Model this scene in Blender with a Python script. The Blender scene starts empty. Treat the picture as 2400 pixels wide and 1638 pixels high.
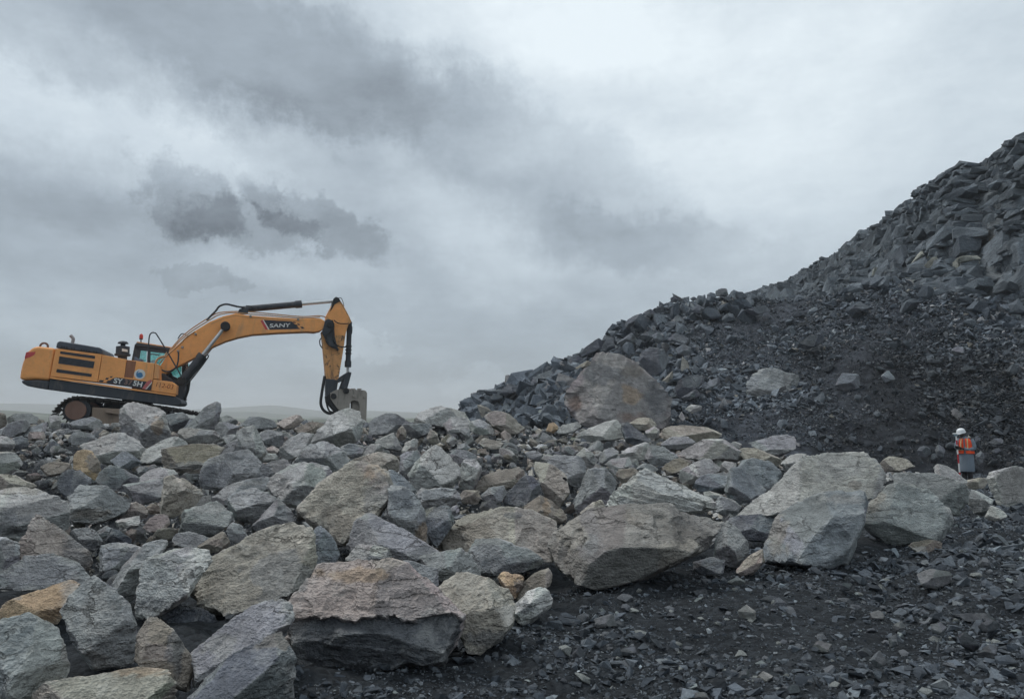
import bpy, bmesh, math, random
import numpy as np
from mathutils import Vector, Matrix

# ------------------------------------------------------------------ camera
SC = bpy.context.scene
COL = SC.collection
FPX, PW, PH = 1740.0, 2400.0, 1638.0          # focal length in photo pixels, photo size
HOR = 975.0                                   # pixel row of the horizon
CAMZ = 2.0
PITCH = math.atan((HOR - PH / 2) / FPX)
cam_d = bpy.data.cameras.new('camera')
cam_d.sensor_fit = 'HORIZONTAL'; cam_d.sensor_width = 36.0
cam_d.lens = FPX / PW * 36.0
cam_d.clip_start = 0.05; cam_d.clip_end = 30000
cam = bpy.data.objects.new('camera', cam_d); COL.objects.link(cam)
cam.location = (0, 0, CAMZ); cam.rotation_euler = (math.pi / 2 + PITCH, 0, 0)
SC.camera = cam
CP, SP = math.cos(PITCH), math.sin(PITCH)

def ray(px, py):
    x = (px - PW / 2) / FPX; y = -(py - PH / 2) / FPX
    return np.array([x, CP - SP * y, SP + CP * y])

def P(px, py, d):
    r = ray(px, py)
    return np.array([0, 0, CAMZ]) + r * (d / r[1])

def project(v):
    q = v - np.array([0, 0, CAMZ])
    z = q[..., 1] * CP + q[..., 2] * SP
    return PW / 2 + FPX * q[..., 0] / z, PH / 2 - FPX * (-q[..., 1] * SP + q[..., 2] * CP) / z

# ------------------------------------------------------------------ sky
SUN_EL, SUN_AZ = math.radians(56), math.radians(-62)     # azimuth from +Y, towards +X
world = bpy.data.worlds.new('World'); SC.world = world; world.use_nodes = True
wt = world.node_tree; wn = wt.nodes; wl = wt.links
wn.clear()
def W(kind, **kw):
    n = wn.new(kind)
    for k, v in kw.items(): setattr(n, k, v)
    return n
def wmath(op, a, b=None, c=None, clamp=False):
    n = W('ShaderNodeMath', operation=op); n.use_clamp = clamp
    for i, v in enumerate((a, b, c)):
        if v is None: continue
        if isinstance(v, (int, float)): n.inputs[i].default_value = v
        else: wl.new(v, n.inputs[i])
    return n.outputs[0]
geo = W('ShaderNodeTexCoord'); gen = geo.outputs['Generated']
sep = W('ShaderNodeSeparateXYZ'); wl.new(gen, sep.inputs[0])
az = wmath('ARCTAN2', sep.outputs[0], sep.outputs[1])
el = wmath('ARCSINE', sep.outputs[2])
ang = W('ShaderNodeCombineXYZ'); wl.new(az, ang.inputs[0]); wl.new(el, ang.inputs[1])
# cloud deck seen in perspective: direction over height
elp = wmath('ADD', wmath('MAXIMUM', sep.outputs[2], 0.0), 0.16)
deck = W('ShaderNodeCombineXYZ')
wl.new(wmath('DIVIDE', sep.outputs[0], elp), deck.inputs[0])
wl.new(wmath('DIVIDE', sep.outputs[1], elp), deck.inputs[1])
def wnoise(vec, scale, detail, rough=0.55, dist=0.0, off=(0, 0, 0), stretch=(1, 1, 1)):
    m = W('ShaderNodeMapping'); wl.new(vec, m.inputs['Vector']); m.inputs['Location'].default_value = off; m.inputs['Scale'].default_value = stretch
    n = W('ShaderNodeTexNoise'); n.noise_dimensions = '2D'; wl.new(m.outputs[0], n.inputs['Vector'])
    n.inputs['Scale'].default_value = scale; n.inputs['Detail'].default_value = detail
    n.inputs['Roughness'].default_value = rough; n.inputs['Distortion'].default_value = dist
    return n
warp = wnoise(ang.outputs[0], 10.0, 6, 0.70, 0.0, (3.1, 1.7, 0.0))
wsub = W('ShaderNodeVectorMath', operation='SUBTRACT'); wl.new(warp.outputs['Color'], wsub.inputs[0]); wsub.inputs[1].default_value = (0.5, 0.5, 0.5)
wsc = W('ShaderNodeVectorMath', operation='MULTIPLY'); wl.new(wsub.outputs[0], wsc.inputs[0]); wsc.inputs[1].default_value = (0.15, 0.10, 0.0)
wang = W('ShaderNodeVectorMath', operation='ADD'); wl.new(ang.outputs[0], wang.inputs[0]); wl.new(wsc.outputs[0], wang.inputs[1])
def az_el(px, py):
    r = ray(px, py); r = r / np.linalg.norm(r)
    return math.atan2(r[0], r[1]), math.asin(r[2])
# cloud masses: centre, half extents (photo pixels), tilt in degrees, brightness change, edge sharpness
BLOBS = [
    (360, 95, 520, 110, -4, -0.125, 0.5), (740, 160, 420, 100, -8, -0.095, 0.5), (640, 60, 760, 130, 0, -0.045, 0.8), (1230, 370, 330, 110, -26, -0.090, 0.55), (700, 330, 190, 60, -20, -0.060, 0.5),
    (180, 270, 380, 95, -8, 0.170, 0.8), (520, 330, 200, 70, -12, 0.07, 0.7),
    (430, 462, 95, 66, -30, -0.140, 0.34), (575, 525, 130, 48, -8, -0.120, 0.35), (615, 440, 60, 42, -40, -0.090, 0.38),
    (745, 522, 150, 56, -24, -0.145, 0.34), (560, 500, 330, 110, -14, -0.035, 0.8), (480, 650, 88, 24, -6, -0.085, 0.25), (90, 480, 330, 80, 0, -0.080, 0.7), (200, 760, 700, 190, 0, -0.045, 0.9),
    (1480, 150, 420, 190, -12, 0.190, 0.9), (1900, 330, 600, 220, -16, 0.150, 0.95), (1330, 40, 240, 90, 0, 0.100, 0.8), (2330, 60, 260, 130, -20, 0.040, 0.8),
    (1560, 260, 230, 50, -18, -0.080, 0.6), (1120, 560, 300, 80, -24, 0.110, 0.7), (1500, 570, 260, 55, -8, -0.075, 0.55), (1950, 520, 420, 110, -14, 0.060, 0.9),
    (640, 630, 420, 40, -4, 0.085, 0.7), (850, 810, 70, 26, 0, 0.07, 0.3), (1150, 905, 130, 28, -8, 0.06, 0.4), (1150, 720, 600, 120, -4, -0.02, 0.9),
]
# overcast luminance: brighter towards the zenith, as an even cloud deck is
zz_ = wmath('MAXIMUM', sep.outputs[2], 0.0)
lum = wmath('MULTIPLY_ADD', wmath('MULTIPLY', zz_, zz_), 1.0, 0.52)
acc = None
for (bx, by, bw, bh, tilt, amp, soft) in BLOBS:
    a0, e0 = az_el(bx, by)
    m = W('ShaderNodeMapping', vector_type='TEXTURE'); wl.new(wang.outputs[0], m.inputs['Vector'])
    m.inputs['Location'].default_value = (a0, e0, 0); m.inputs['Rotation'].default_value = (0, 0, math.radians(tilt))
    k = 1.0 + soft * 0.9
    m.inputs['Scale'].default_value = (bw / FPX * k, bh / FPX * k, 1)
    g = W('ShaderNodeTexGradient', gradient_type='SPHERICAL'); wl.new(m.outputs[0], g.inputs[0])
    if soft < 0.6:                                          # crisp cloud: the falloff saturates
        c_ = wmath('MULTIPLY', g.outputs['Fac'], 1.0 / (0.06 + soft * 0.55), clamp=True)
    else: c_ = wmath('MULTIPLY', g.outputs['Fac'], 1.15)
    acc = wmath('MULTIPLY_ADD', c_, amp, 0.0 if acc is None else acc)
n1 = wnoise(deck.outputs[0], 0.55, 5, 0.58, 0.0, (1.3, 4.2, 0))
n2 = wnoise(ang.outputs[0], 4.2, 7, 0.67, 0.0, (7.7, 2.2, 0), (1, 2.3, 1))
acc = wmath('ADD', acc, wmath('MULTIPLY', wmath('SUBTRACT', n1.outputs['Fac'], 0.5), 0.30))
acc = wmath('ADD', acc, wmath('MULTIPLY', wmath('SUBTRACT', n2.outputs['Fac'], 0.5), 0.32))
lum = wmath('MAXIMUM', wmath('ADD', lum, acc), 0.12)
ramp = W('ShaderNodeValToRGB'); wl.new(lum, ramp.inputs[0])
cr = ramp.color_ramp
cr.elements[0].position = 0.0; cr.elements[0].color = (0, 0, 0, 1)
cr.elements[1].position = 1.0; cr.elements[1].color = (0.89, 0.98, 1.03, 1)
e = cr.elements.new(0.25); e.color = (0.198, 0.230, 0.262, 1)
e = cr.elements.new(0.50); e.color = (0.402, 0.468, 0.528, 1)
e = cr.elements.new(0.75); e.color = (0.640, 0.728, 0.795, 1)
bg_cloud = W('ShaderNodeBackground'); wl.new(ramp.outputs[0], bg_cloud.inputs[0]); bg_cloud.inputs[1].default_value = 1.0
sky = W('ShaderNodeTexSky', sky_type='NISHITA'); sky.sun_disc = False
sky.sun_elevation = SUN_EL; sky.sun_rotation = SUN_AZ
bg_sky = W('ShaderNodeBackground'); wl.new(sky.outputs[0], bg_sky.inputs[0]); bg_sky.inputs[1].default_value = 0.10
mix = W('ShaderNodeMixShader'); mix.inputs[0].default_value = 0.93
wl.new(bg_sky.outputs[0], mix.inputs[1]); wl.new(bg_cloud.outputs[0], mix.inputs[2])
wo = W('ShaderNodeOutputWorld'); wl.new(mix.outputs[0], wo.inputs[0])

sun_d = bpy.data.lights.new('sun', 'SUN'); sun_d.energy = 1.5; sun_d.angle = math.radians(14); sun_d.color = (1.0, 0.97, 0.92)
sun = bpy.data.objects.new('sun', sun_d); COL.objects.link(sun)
sdir = Vector((math.sin(SUN_AZ) * math.cos(SUN_EL), math.cos(SUN_AZ) * math.cos(SUN_EL), math.sin(SUN_EL)))
sun.rotation_euler = sdir.to_track_quat('Z', 'Y').to_euler()
SC.view_settings.view_transform = 'Standard'; SC.view_settings.look = 'None'
SC.view_settings.exposure = 0.0; SC.view_settings.gamma = 1.0; SC.view_settings.use_curve_mapping = False
SC.cycles.max_bounces = 6; SC.cycles.diffuse_bounces = 2; SC.cycles.volume_bounces = 0
SC.cycles.use_denoising = True; SC.cycles.use_adaptive_sampling = True; SC.cycles.adaptive_threshold = 0.03
world.cycles.sampling_method = 'MANUAL'; world.cycles.sample_map_resolution = 512

# ------------------------------------------------------------------ helpers
RNG = np.random.default_rng(7)
random.seed(7)

def hash3(ix, iy, iz, seed):
    h = (ix * 374761393 + iy * 668265263 + iz * 2147483647 + seed * 1274126177) & 0xffffffff
    h = ((h ^ (h >> 13)) * 1274126177) & 0xffffffff
    h = ((h ^ (h >> 16)) * 2246822519) & 0xffffffff
    return ((h ^ (h >> 15)) & 0xffffff).astype(np.float64) / 0xffffff

def vnoise(p, seed=0):
    i = np.floor(p).astype(np.int64); f = p - i
    u = f * f * f * (f * (f * 6 - 15) + 10)
    out = 0
    for dx in (0, 1):
        wx = u[:, 0] if dx else 1 - u[:, 0]
        for dy in (0, 1):
            wy = u[:, 1] if dy else 1 - u[:, 1]
            for dz in (0, 1):
                wz = u[:, 2] if dz else 1 - u[:, 2]
                out = out + wx * wy * wz * hash3(i[:, 0] + dx, i[:, 1] + dy, i[:, 2] + dz, seed)
    return out * 2 - 1

def fbm(p, seed=0, octaves=4, gain=0.5):
    a, s, t = 1.0, 0.0, 0.0
    for k in range(octaves):
        s = s + a * vnoise(p * (2.03 ** k) + 17.3 * k, seed + k); t += a; a *= gain
    return s / t

def scoops(p, seed=0):
    """distance to the nearest of scattered points: shell-shaped scoops with ridges between them, as broken rock has"""
    i = np.floor(p).astype(np.int64); best = np.full(len(p), 9.0)
    for dx in (-1, 0, 1):
        for dy in (-1, 0, 1):
            for dz in (-1, 0, 1):
                c = i + (dx, dy, dz)
                q = np.stack([hash3(c[:, 0], c[:, 1], c[:, 2], seed + k) for k in (0, 1, 2)], 1) + c - p
                best = np.minimum(best, (q * q).sum(1))
    return np.sqrt(best)

def mesh_from(name, verts, tris, tint=None):
    """triangle mesh from numpy arrays, with an optional per-vertex stone colour"""
    me = bpy.data.meshes.new(name)
    nv, nf = len(verts), len(tris)
    me.vertices.add(nv); me.vertices.foreach_set('co', np.asarray(verts, np.float32).ravel())
    me.loops.add(nf * 3); me.loops.foreach_set('vertex_index', np.asarray(tris, np.int32).ravel())
    me.polygons.add(nf); me.polygons.foreach_set('loop_start', np.arange(0, nf * 3, 3, dtype=np.int32))
    me.update(calc_edges=True)
    if tint is None: tint = np.ones((nv, 3))
    at = me.attributes.new('tint', 'FLOAT_COLOR', 'POINT')
    c = np.ones((nv, 4), np.float32); c[:, :3] = tint
    at.data.foreach_set('color', c.ravel())
    me.polygons.foreach_set('use_smooth', np.zeros(nf, bool))
    return me

def link(name, me, mat=None, parent=None, loc=None):
    o = bpy.data.objects.new(name, me); COL.objects.link(o)
    if mat is not None and me is not None and not me.materials: me.materials.append(mat)
    if parent is not None: o.parent = parent
    if loc is not None: o.location = loc
    return o

def tag(o, label=None, cat=None, group=None, kind=None):
    if label: o['label'] = label
    if cat: o['category'] = cat
    if group: o['group'] = group
    if kind: o['kind'] = kind
    return o

# ------------------------------------------------------------------ materials
def new_mat(name):
    m = bpy.data.materials.new(name); m.use_nodes = True
    nt = m.node_tree; b = nt.nodes['Principled BSDF']
    return m, nt, b

def nd(nt, kind, **kw):
    n = nt.nodes.new(kind)
    for k, v in kw.items(): setattr(n, k, v)
    return n

def mth(nt, op, a, b=None, clamp=False):
    n = nt.nodes.new('ShaderNodeMath'); n.operation = op; n.use_clamp = clamp
    for i, v in enumerate((a, b)):
        if v is None: continue
        if isinstance(v, (int, float)): n.inputs[i].default_value = v
        else: nt.links.new(v, n.inputs[i])
    return n.outputs[0]

def noise(nt, vec, scale, detail=4, rough=0.6, dist=0.0):
    n = nd(nt, 'ShaderNodeTexNoise'); nt.links.new(vec, n.inputs['Vector'])
    n.inputs['Scale'].default_value = scale; n.inputs['Detail'].default_value = detail
    n.inputs['Roughness'].default_value = rough; n.inputs['Distortion'].default_value = dist
    return n

def rng(nt, v, a, b, c, d, smooth=False):
    n = nd(nt, 'ShaderNodeMapRange'); nt.links.new(v, n.inputs[0])
    if smooth: n.interpolation_type = 'SMOOTHSTEP'
    for i, x in enumerate((a, b, c, d)): n.inputs[i + 1].default_value = x
    return n.outputs[0]

def scalecol(nt, col, fac):
    n = nd(nt, 'ShaderNodeVectorMath', operation='SCALE'); nt.links.new(col, n.inputs[0])
    if isinstance(fac, (int, float)): n.inputs[3].default_value = fac
    else: nt.links.new(fac, n.inputs[3])
    return n.outputs[0]

def mixcol(nt, fac, a, b):
    n = nd(nt, 'ShaderNodeMix', data_type='RGBA')
    if isinstance(fac, (int, float)): n.inputs[0].default_value = fac
    else: nt.links.new(fac, n.inputs[0])
    for s, v in ((6, a), (7, b)):
        if isinstance(v, tuple): n.inputs[s].default_value = (*v, 1)
        else: nt.links.new(v, n.inputs[s])
    return n.outputs[2]

def stone_material(name, fine=1.0, bump=0.6, patch=0.55, crack=True, worn=0.0):
    m, nt, b = new_mat(name)
    L = nt.links.new
    at = nd(nt, 'ShaderNodeAttribute', attribute_name='tint')
    oi = nd(nt, 'ShaderNodeObjectInfo')
    base = nd(nt, 'ShaderNodeVectorMath', operation='MULTIPLY'); L(at.outputs['Color'], base.inputs[0]); L(oi.outputs['Color'], base.inputs[1])
    tc = nd(nt, 'ShaderNodeTexCoord')
    off = nd(nt, 'ShaderNodeVectorMath', operation='ADD'); L(tc.outputs['Object'], off.inputs[0])
    rv = nd(nt, 'ShaderNodeCombineXYZ'); L(mth(nt, 'MULTIPLY', oi.outputs['Random'], 91.0), rv.inputs[0]); L(mth(nt, 'MULTIPLY', oi.outputs['Random'], 37.0), rv.inputs[1])
    L(rv.outputs[0], off.inputs[1]); v = off.outputs[0]
    # foliation: noise stretched along a direction of its own in each rock
    rot = nd(nt, 'ShaderNodeMapping'); L(v, rot.inputs['Vector'])
    rr = nd(nt, 'ShaderNodeCombineXYZ'); L(mth(nt, 'MULTIPLY', oi.outputs['Random'], 1.6), rr.inputs[0]); L(mth(nt, 'MULTIPLY', oi.outputs['Random'], 23.0), rr.inputs[1]); L(mth(nt, 'MULTIPLY', oi.outputs['Random'], 51.0), rr.inputs[2])
    L(rr.outputs[0], rot.inputs['Rotation']); rot.inputs['Scale'].default_value = (1.2, 1.2, 6.0)
    big = noise(nt, v, 1.5 * fine, 2, 0.62); med = noise(nt, v, 7.5 * fine, 4, 0.70); tiny = noise(nt, v, 48 * fine, 1, 0.7)
    fol = noise(nt, rot.outputs[0], 3.2 * fine, 4, 0.68)
    f = mth(nt, 'MULTIPLY', rng(nt, big.outputs['Fac'], 0.3, 0.7, 0.72, 1.22), rng(nt, med.outputs['Fac'], 0.28, 0.72, 0.66, 1.32))
    f = mth(nt, 'MULTIPLY', f, rng(nt, fol.outputs['Fac'], 0.3, 0.7, 0.86, 1.13))
    f = mth(nt, 'MULTIPLY', f, rng(nt, tiny.outputs['Fac'], 0.3, 0.7, 0.86, 1.14))
    col = scalecol(nt, base.outputs[0], f)
    # pale rock dust and lichen in ragged patches, brown iron staining in others
    pn = noise(nt, v, 2.6 * fine, 5, 0.74)
    pale = scalecol(nt, mixcol(nt, 0.45, base.outputs[0], (0.27, 0.27, 0.258)), 1.34)
    pf = mth(nt, 'MULTIPLY', rng(nt, pn.outputs['Fac'], 0.52, 0.66, 0, patch, True), rng(nt, med.outputs['Fac'], 0.35, 0.6, 0.3, 1.0))
    col = mixcol(nt, pf, col, pale)
    sf = rng(nt, big.outputs['Color'], 0.60, 0.72, 0, 0.30, True)
    stain = nd(nt, 'ShaderNodeVectorMath', operation='MULTIPLY'); L(col, stain.inputs[0]); stain.inputs[1].default_value = (1.14, 0.98, 0.84)
    col = mixcol(nt, sf, col, stain.outputs[0])
    h = mth(nt, 'ADD', mth(nt, 'MULTIPLY', med.outputs['Fac'], 0.9), mth(nt, 'MULTIPLY', tiny.outputs['Fac'], 0.28))
    h = mth(nt, 'ADD', h, mth(nt, 'MULTIPLY', fol.outputs['Fac'], 0.5))
    if crack:
        vo = nd(nt, 'ShaderNodeTexVoronoi', feature='DISTANCE_TO_EDGE')
        wv = nd(nt, 'ShaderNodeVectorMath', operation='ADD'); L(rot.outputs[0], wv.inputs[0]); L(scalecol(nt, med.outputs['Color'], 0.5), wv.inputs[1])
        L(wv.outputs[0], vo.inputs['Vector']); vo.inputs['Scale'].default_value = 1.1 * fine
        ck = mth(nt, 'MULTIPLY', rng(nt, vo.outputs['Distance'], 0.0, 0.022, 1, 0), rng(nt, big.outputs['Fac'], 0.48, 0.58, 0, 1))
        col = scalecol(nt, col, mth(nt, 'SUBTRACT', 1.0, mth(nt, 'MULTIPLY', ck, 0.30)))
        h = mth(nt, 'SUBTRACT', h, mth(nt, 'MULTIPLY', ck, 0.5))
    if worn:                                               # bruised, paler edges
        gm = nd(nt, 'ShaderNodeNewGeometry')
        ef = mth(nt, 'MULTIPLY', rng(nt, gm.outputs['Pointiness'], 0.515, 0.60, 0, worn, True), rng(nt, med.outputs['Fac'], 0.38, 0.58, 0.15, 1.0))
        col = mixcol(nt, ef, col, scalecol(nt, mixcol(nt, 0.5, base.outputs[0], (0.33, 0.33, 0.315)), 1.25))
    L(col, b.inputs['Base Color']); b.inputs['Roughness'].default_value = 0.92
    b.inputs['Specular IOR Level'].default_value = 0.25
    bp = nd(nt, 'ShaderNodeBump'); bp.inputs['Strength'].default_value = bump; bp.inputs['Distance'].default_value = 0.06 / fine
    L(h, bp.inputs['Height']); L(bp.outputs[0], b.inputs['Normal'])
    return m

M_ROCK = stone_material('blasted_rock', 1.0, 0.95, 0.72, worn=0.85)
M_CHIP = stone_material('rock_chip', 1.6, 0.6, 0.4, crack=False)
M_RUBBLE = stone_material('slope_rock', 0.55, 0.7, 0.35)
M_STONE = stone_material('gravel_stone', 4.0, 0.5, 0.3, crack=False)
M_CLIFF = stone_material('cliff_rock', 0.45, 0.8, 0.35)

def grit_material(name, c0, c1, scale=18):
    m, nt, b = new_mat(name); L = nt.links.new
    tc = nd(nt, 'ShaderNodeTexCoord'); v = tc.outputs['Object']
    a = noise(nt, v, 0.6, 5, 0.6, 0.4); c = noise(nt, v, scale, 8, 0.75); vo = nd(nt, 'ShaderNodeTexVoronoi'); L(v, vo.inputs['Vector']); vo.inputs['Scale'].default_value = scale * 0.8
    col = mixcol(nt, rng(nt, a.outputs['Fac'], 0.35, 0.65, 0, 1), c0, c1)
    cellv = nd(nt, 'ShaderNodeSeparateColor'); L(vo.outputs['Color'], cellv.inputs[0])
    col = scalecol(nt, col, mth(nt, 'MULTIPLY', rng(nt, c.outputs['Fac'], 0.3, 0.7, 0.6, 1.4), rng(nt, cellv.outputs[0], 0, 1, 0.6, 1.4)))
    at = nd(nt, 'ShaderNodeAttribute', attribute_name='tint'); tm = nd(nt, 'ShaderNodeVectorMath', operation='MULTIPLY'); L(col, tm.inputs[0]); L(at.outputs['Color'], tm.inputs[1]); col = tm.outputs[0]
    L(col, b.inputs['Base Color']); b.inputs['Roughness'].default_value = 0.95; b.inputs['Specular IOR Level'].default_value = 0.15
    bp = nd(nt, 'ShaderNodeBump'); bp.inputs['Strength'].default_value = 0.9; bp.inputs['Distance'].default_value = 0.03
    L(mth(nt, 'ADD', mth(nt, 'MULTIPLY', vo.outputs['Distance'], -1.0), c.outputs['Fac']), bp.inputs['Height']); L(bp.outputs[0], b.inputs['Normal'])
    return m

M_GRIT = grit_material('dark_grit', (0.018, 0.021, 0.025), (0.030, 0.034, 0.039), 22)
M_SCREE = grit_material('dark_scree', (0.034, 0.039, 0.049), (0.058, 0.065, 0.078), 4.5)
M_GRASS = grit_material('far_grass', (0.080, 0.092, 0.066), (0.105, 0.115, 0.090), 0.05)

def plain(name, col, rough=0.5, metal=0.0, dirt=0.25, dirtcol=(0.10, 0.085, 0.07), scale=6.0, chips=None, spec=0.4):
    """painted or bare metal, rubber, cloth: a base colour with uneven dirt, grime runs and optional chipping"""
    m, nt, b = new_mat(name); L = nt.links.new
    tc = nd(nt, 'ShaderNodeTexCoord'); v = tc.outputs['Object']
    a = noise(nt, v, scale * 0.35, 7, 0.65, 0.5); c = noise(nt, v, scale * 3.5, 6, 0.7)
    colr = nd(nt, 'ShaderNodeRGB'); colr.outputs[0].default_value = (*col, 1)
    k = scalecol(nt, colr.outputs[0], mth(nt, 'MULTIPLY', rng(nt, a.outputs['Fac'], 0.3, 0.7, 0.86, 1.1), rng(nt, c.outputs['Fac'], 0.3, 0.7, 0.94, 1.05)))
    mp = nd(nt, 'ShaderNodeMapping'); L(v, mp.inputs[0]); mp.inputs['Scale'].default_value = (1, 1, 0.22)
    d = noise(nt, mp.outputs[0], scale * 0.8, 8, 0.7, 0.8)
    k = mixcol(nt, rng(nt, d.outputs['Fac'], 0.50, 0.72, 0, dirt, True), k, dirtcol)
    if chips:
        cn = noise(nt, v, scale * 1.6, 9, 0.75, 0.6)
        k = mixcol(nt, rng(nt, cn.outputs['Fac'], chips, chips + 0.05, 0, 0.9), k, (0.055, 0.045, 0.04))
    L(k, b.inputs['Base Color']); b.inputs['Metallic'].default_value = metal; b.inputs['Specular IOR Level'].default_value = spec
    L(rng(nt, a.outputs['Fac'], 0.3, 0.7, rough - 0.08, rough + 0.12), b.inputs['Roughness'])
    bp = nd(nt, 'ShaderNodeBump'); bp.inputs['Strength'].default_value = 0.12; bp.inputs['Distance'].default_value = 0.01
    L(c.outputs['Fac'], bp.inputs['Height']); L(bp.outputs[0], b.inputs['Normal'])
    return m
# ------------------------------------------------------------------ land
def floor_z(x, y):
    return 0.25 - 0.02 * (np.clip(y, 0, 60) - 4.6)

def bumps(pt):
    return 0.14 * fbm(pt * 0.8, 3, 4) + 0.08 * fbm(pt * 2.6, 9, 4)

def pile_top(x, y):
    """upper surface of the boulder heap"""
    fz = floor_z(x, y)
    yb = np.interp(x, [-40, -1.3, 0.3, 2.5, 4.8, 8.4, 15.7, 19], [4.4, 4.5, 6.7, 8.6, 9.9, 14.7, 25, 60])
    zc = np.interp(x, [-40, -1, 3, 6, 10, 15], [1.74, 1.74, 1.50, 1.15, 0.60, -0.1])
    t = np.clip((y - yb) / np.maximum(22.0 - yb, 1.0), 0, 1)
    z = fz + (zc - fz) * t
    left = np.clip((45 - y) / 11.0, 0, 1); right = np.clip((30 - y) / 6.0, 0, 1)
    w = np.clip((x + 3) / 4.0, 0, 1)
    fade = left * (1 - w) + right * w
    return np.where(t > 0, fz + (z - fz) * fade, fz)

def cast(px, py, surf=pile_top):
    r = ray(px, py); ys = np.arange(3.0, 70.0, 0.04)
    x = r[0] / r[1] * ys; z = CAMZ + r[2] / r[1] * ys
    hit = np.nonzero(z <= surf(x, ys))[0]
    return float(ys[hit[0]]) if len(hit) else None

def grid_mesh(name, X, Y, Z, mat, tint=None):
    ny, nx = X.shape
    v = np.stack([X, Y, Z], -1).reshape(-1, 3)
    idx = np.arange(nx * ny).reshape(ny, nx)
    a, b, c, d = idx[:-1, :-1].ravel(), idx[:-1, 1:].ravel(), idx[1:, 1:].ravel(), idx[1:, :-1].ravel()
    tr = np.concatenate([np.stack([a, b, c], 1), np.stack([a, c, d], 1)])
    me = mesh_from(name, v, tr, tint); me.polygons.foreach_set('use_smooth', np.ones(len(tr), bool))
    return link(name, me, mat)

# the quarry floor with the bed under the heap
xs = np.concatenate([np.linspace(-40, -14, 60), np.linspace(-13.8, 16, 270), np.linspace(16.4, 45, 60)]); ys = np.concatenate([np.linspace(-8, 3.0, 20), np.linspace(3.1, 16, 190), np.linspace(16.2, 62, 110)])
X, Y = np.meshgrid(xs, ys)
pt = np.stack([X.ravel(), Y.ravel(), 0 * X.ravel()], 1)
onpile = (pile_top(X, Y) - floor_z(X, Y)) > 0.01
Z = np.maximum(floor_z(X, Y), pile_top(X, Y) - 0.30)
Z = Z + bumps(pt).reshape(X.shape) + np.where(onpile, 0.10 * fbm(pt * 1.4, 21, 4).reshape(X.shape), 0)
tag(grid_mesh('quarry_ground', X, Y, Z, M_GRIT), kind='structure')

# one sheet out to the horizon, and hills
rad = np.concatenate([np.linspace(0, 60, 8), np.geomspace(70, 3150, 40)]); th = np.linspace(0, 2 * math.pi, 97)
R_, T_ = np.meshgrid(rad, th)
X, Y = R_ * np.cos(T_), R_ * np.sin(T_)
tag(grid_mesh('ground', X, Y, np.full_like(X, -1.1), M_GRASS), kind='structure')

def hill(name, ridge, d, width, mat, seed):
    """a ridge line in photo pixels at distance d, with flanks falling away to both sides"""
    px = np.linspace(ridge[0][0], ridge[-1][0], 120)
    py = np.interp(px, [r[0] for r in ridge], [r[1] for r in ridge])
    top = np.array([P(a, b_, d) for a, b_ in zip(px, py)])
    rows = []
    for k in np.linspace(-1, 1, 17):
        q = top.copy(); q[:, 1] += k * width; q[:, 0] *= q[:, 1] / d
        q[:, 2] = -2 + (top[:, 2] + 2) * (0.5 + 0.5 * math.cos(k * math.pi)) + fbm(q / (width * 0.5), seed, 4) * (top[:, 2].max() * 0.03) * (1 - abs(k))
        rows.append(q)
    A = np.array(rows)
    return tag(grid_mesh(name, A[..., 0], A[..., 1], A[..., 2], mat), kind='structure')

hill('hills', [(-900, 978), (-500, 950), (-150, 944), (60, 946), (140, 948), (260, 955), (420, 960), (520, 956), (600, 951), (640, 949), (690, 955), (760, 964), (860, 962), (960, 966), (1100, 972), (1300, 978)], 2300, 600, M_GRASS, 4)
hill('hills', [(300, 979), (420, 968), (520, 965), (600, 965), (680, 972), (760, 977), (840, 980)], 1500, 300, M_GRASS, 5)
hill('hills', [(-900, 960), (-300, 958), (-80, 957), (40, 963), (110, 969), (200, 974), (330, 981)], 700, 180, M_GRASS, 6)
hill('hills', [(900, 985), (1010, 978), (1080, 966), (1150, 956), (1250, 946), (1500, 935), (1800, 940), (2100, 985)], 420, 110, M_GRASS, 8)

# ------------------------------------------------------------------ rubble slope and cliff surfaces (ruled between two lines)
FOOT = [(1098, 982, 50), (1140, 984, 46), (1290, 992, 40), (1450, 1006, 35), (1560, 1016, 33), (1720, 1032, 31.5), (1900, 1050, 30), (2080, 1080, 29), (2260, 1108, 28), (2430, 1128, 27), (2700, 1160, 25), (3200, 1215, 21)]
CREST = [(1112, 974, 52), (1132, 958, 50), (1300, 876, 50), (1455, 778, 50), (1560, 716, 49), (1720, 700, 48), (1900, 702, 45), (2100, 664, 40), (2260, 690, 37), (2400, 722, 34.5), (2620, 745, 31), (3100, 740, 26)]
CL_B = [(1690, 706, 84), (1800, 712, 72), (1900, 716, 60), (2000, 706, 50), (2150, 690, 43), (2290, 712, 38), (2410, 745, 35), (2640, 770, 31), (3100, 780, 26)]
CL_T = [(1700, 704, 86), (1770, 690, 80), (1850, 655, 74), (2010, 570, 63), (2165, 455, 52), (2290, 385, 45), (2400, 322, 41), (2660, 190, 36), (3150, 60, 31)]

def line3(L_, n):
    q = np.array([P(*p) for p in L_])
    t = np.concatenate([[0], np.cumsum(np.linalg.norm(np.diff(q, axis=0), axis=1))]); t /= t[-1]
    u = np.linspace(0, 1, n)
    return np.stack([np.interp(u, np.linspace(0, 1, len(q)), q[:, k]) for k in range(3)], 1)

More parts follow.
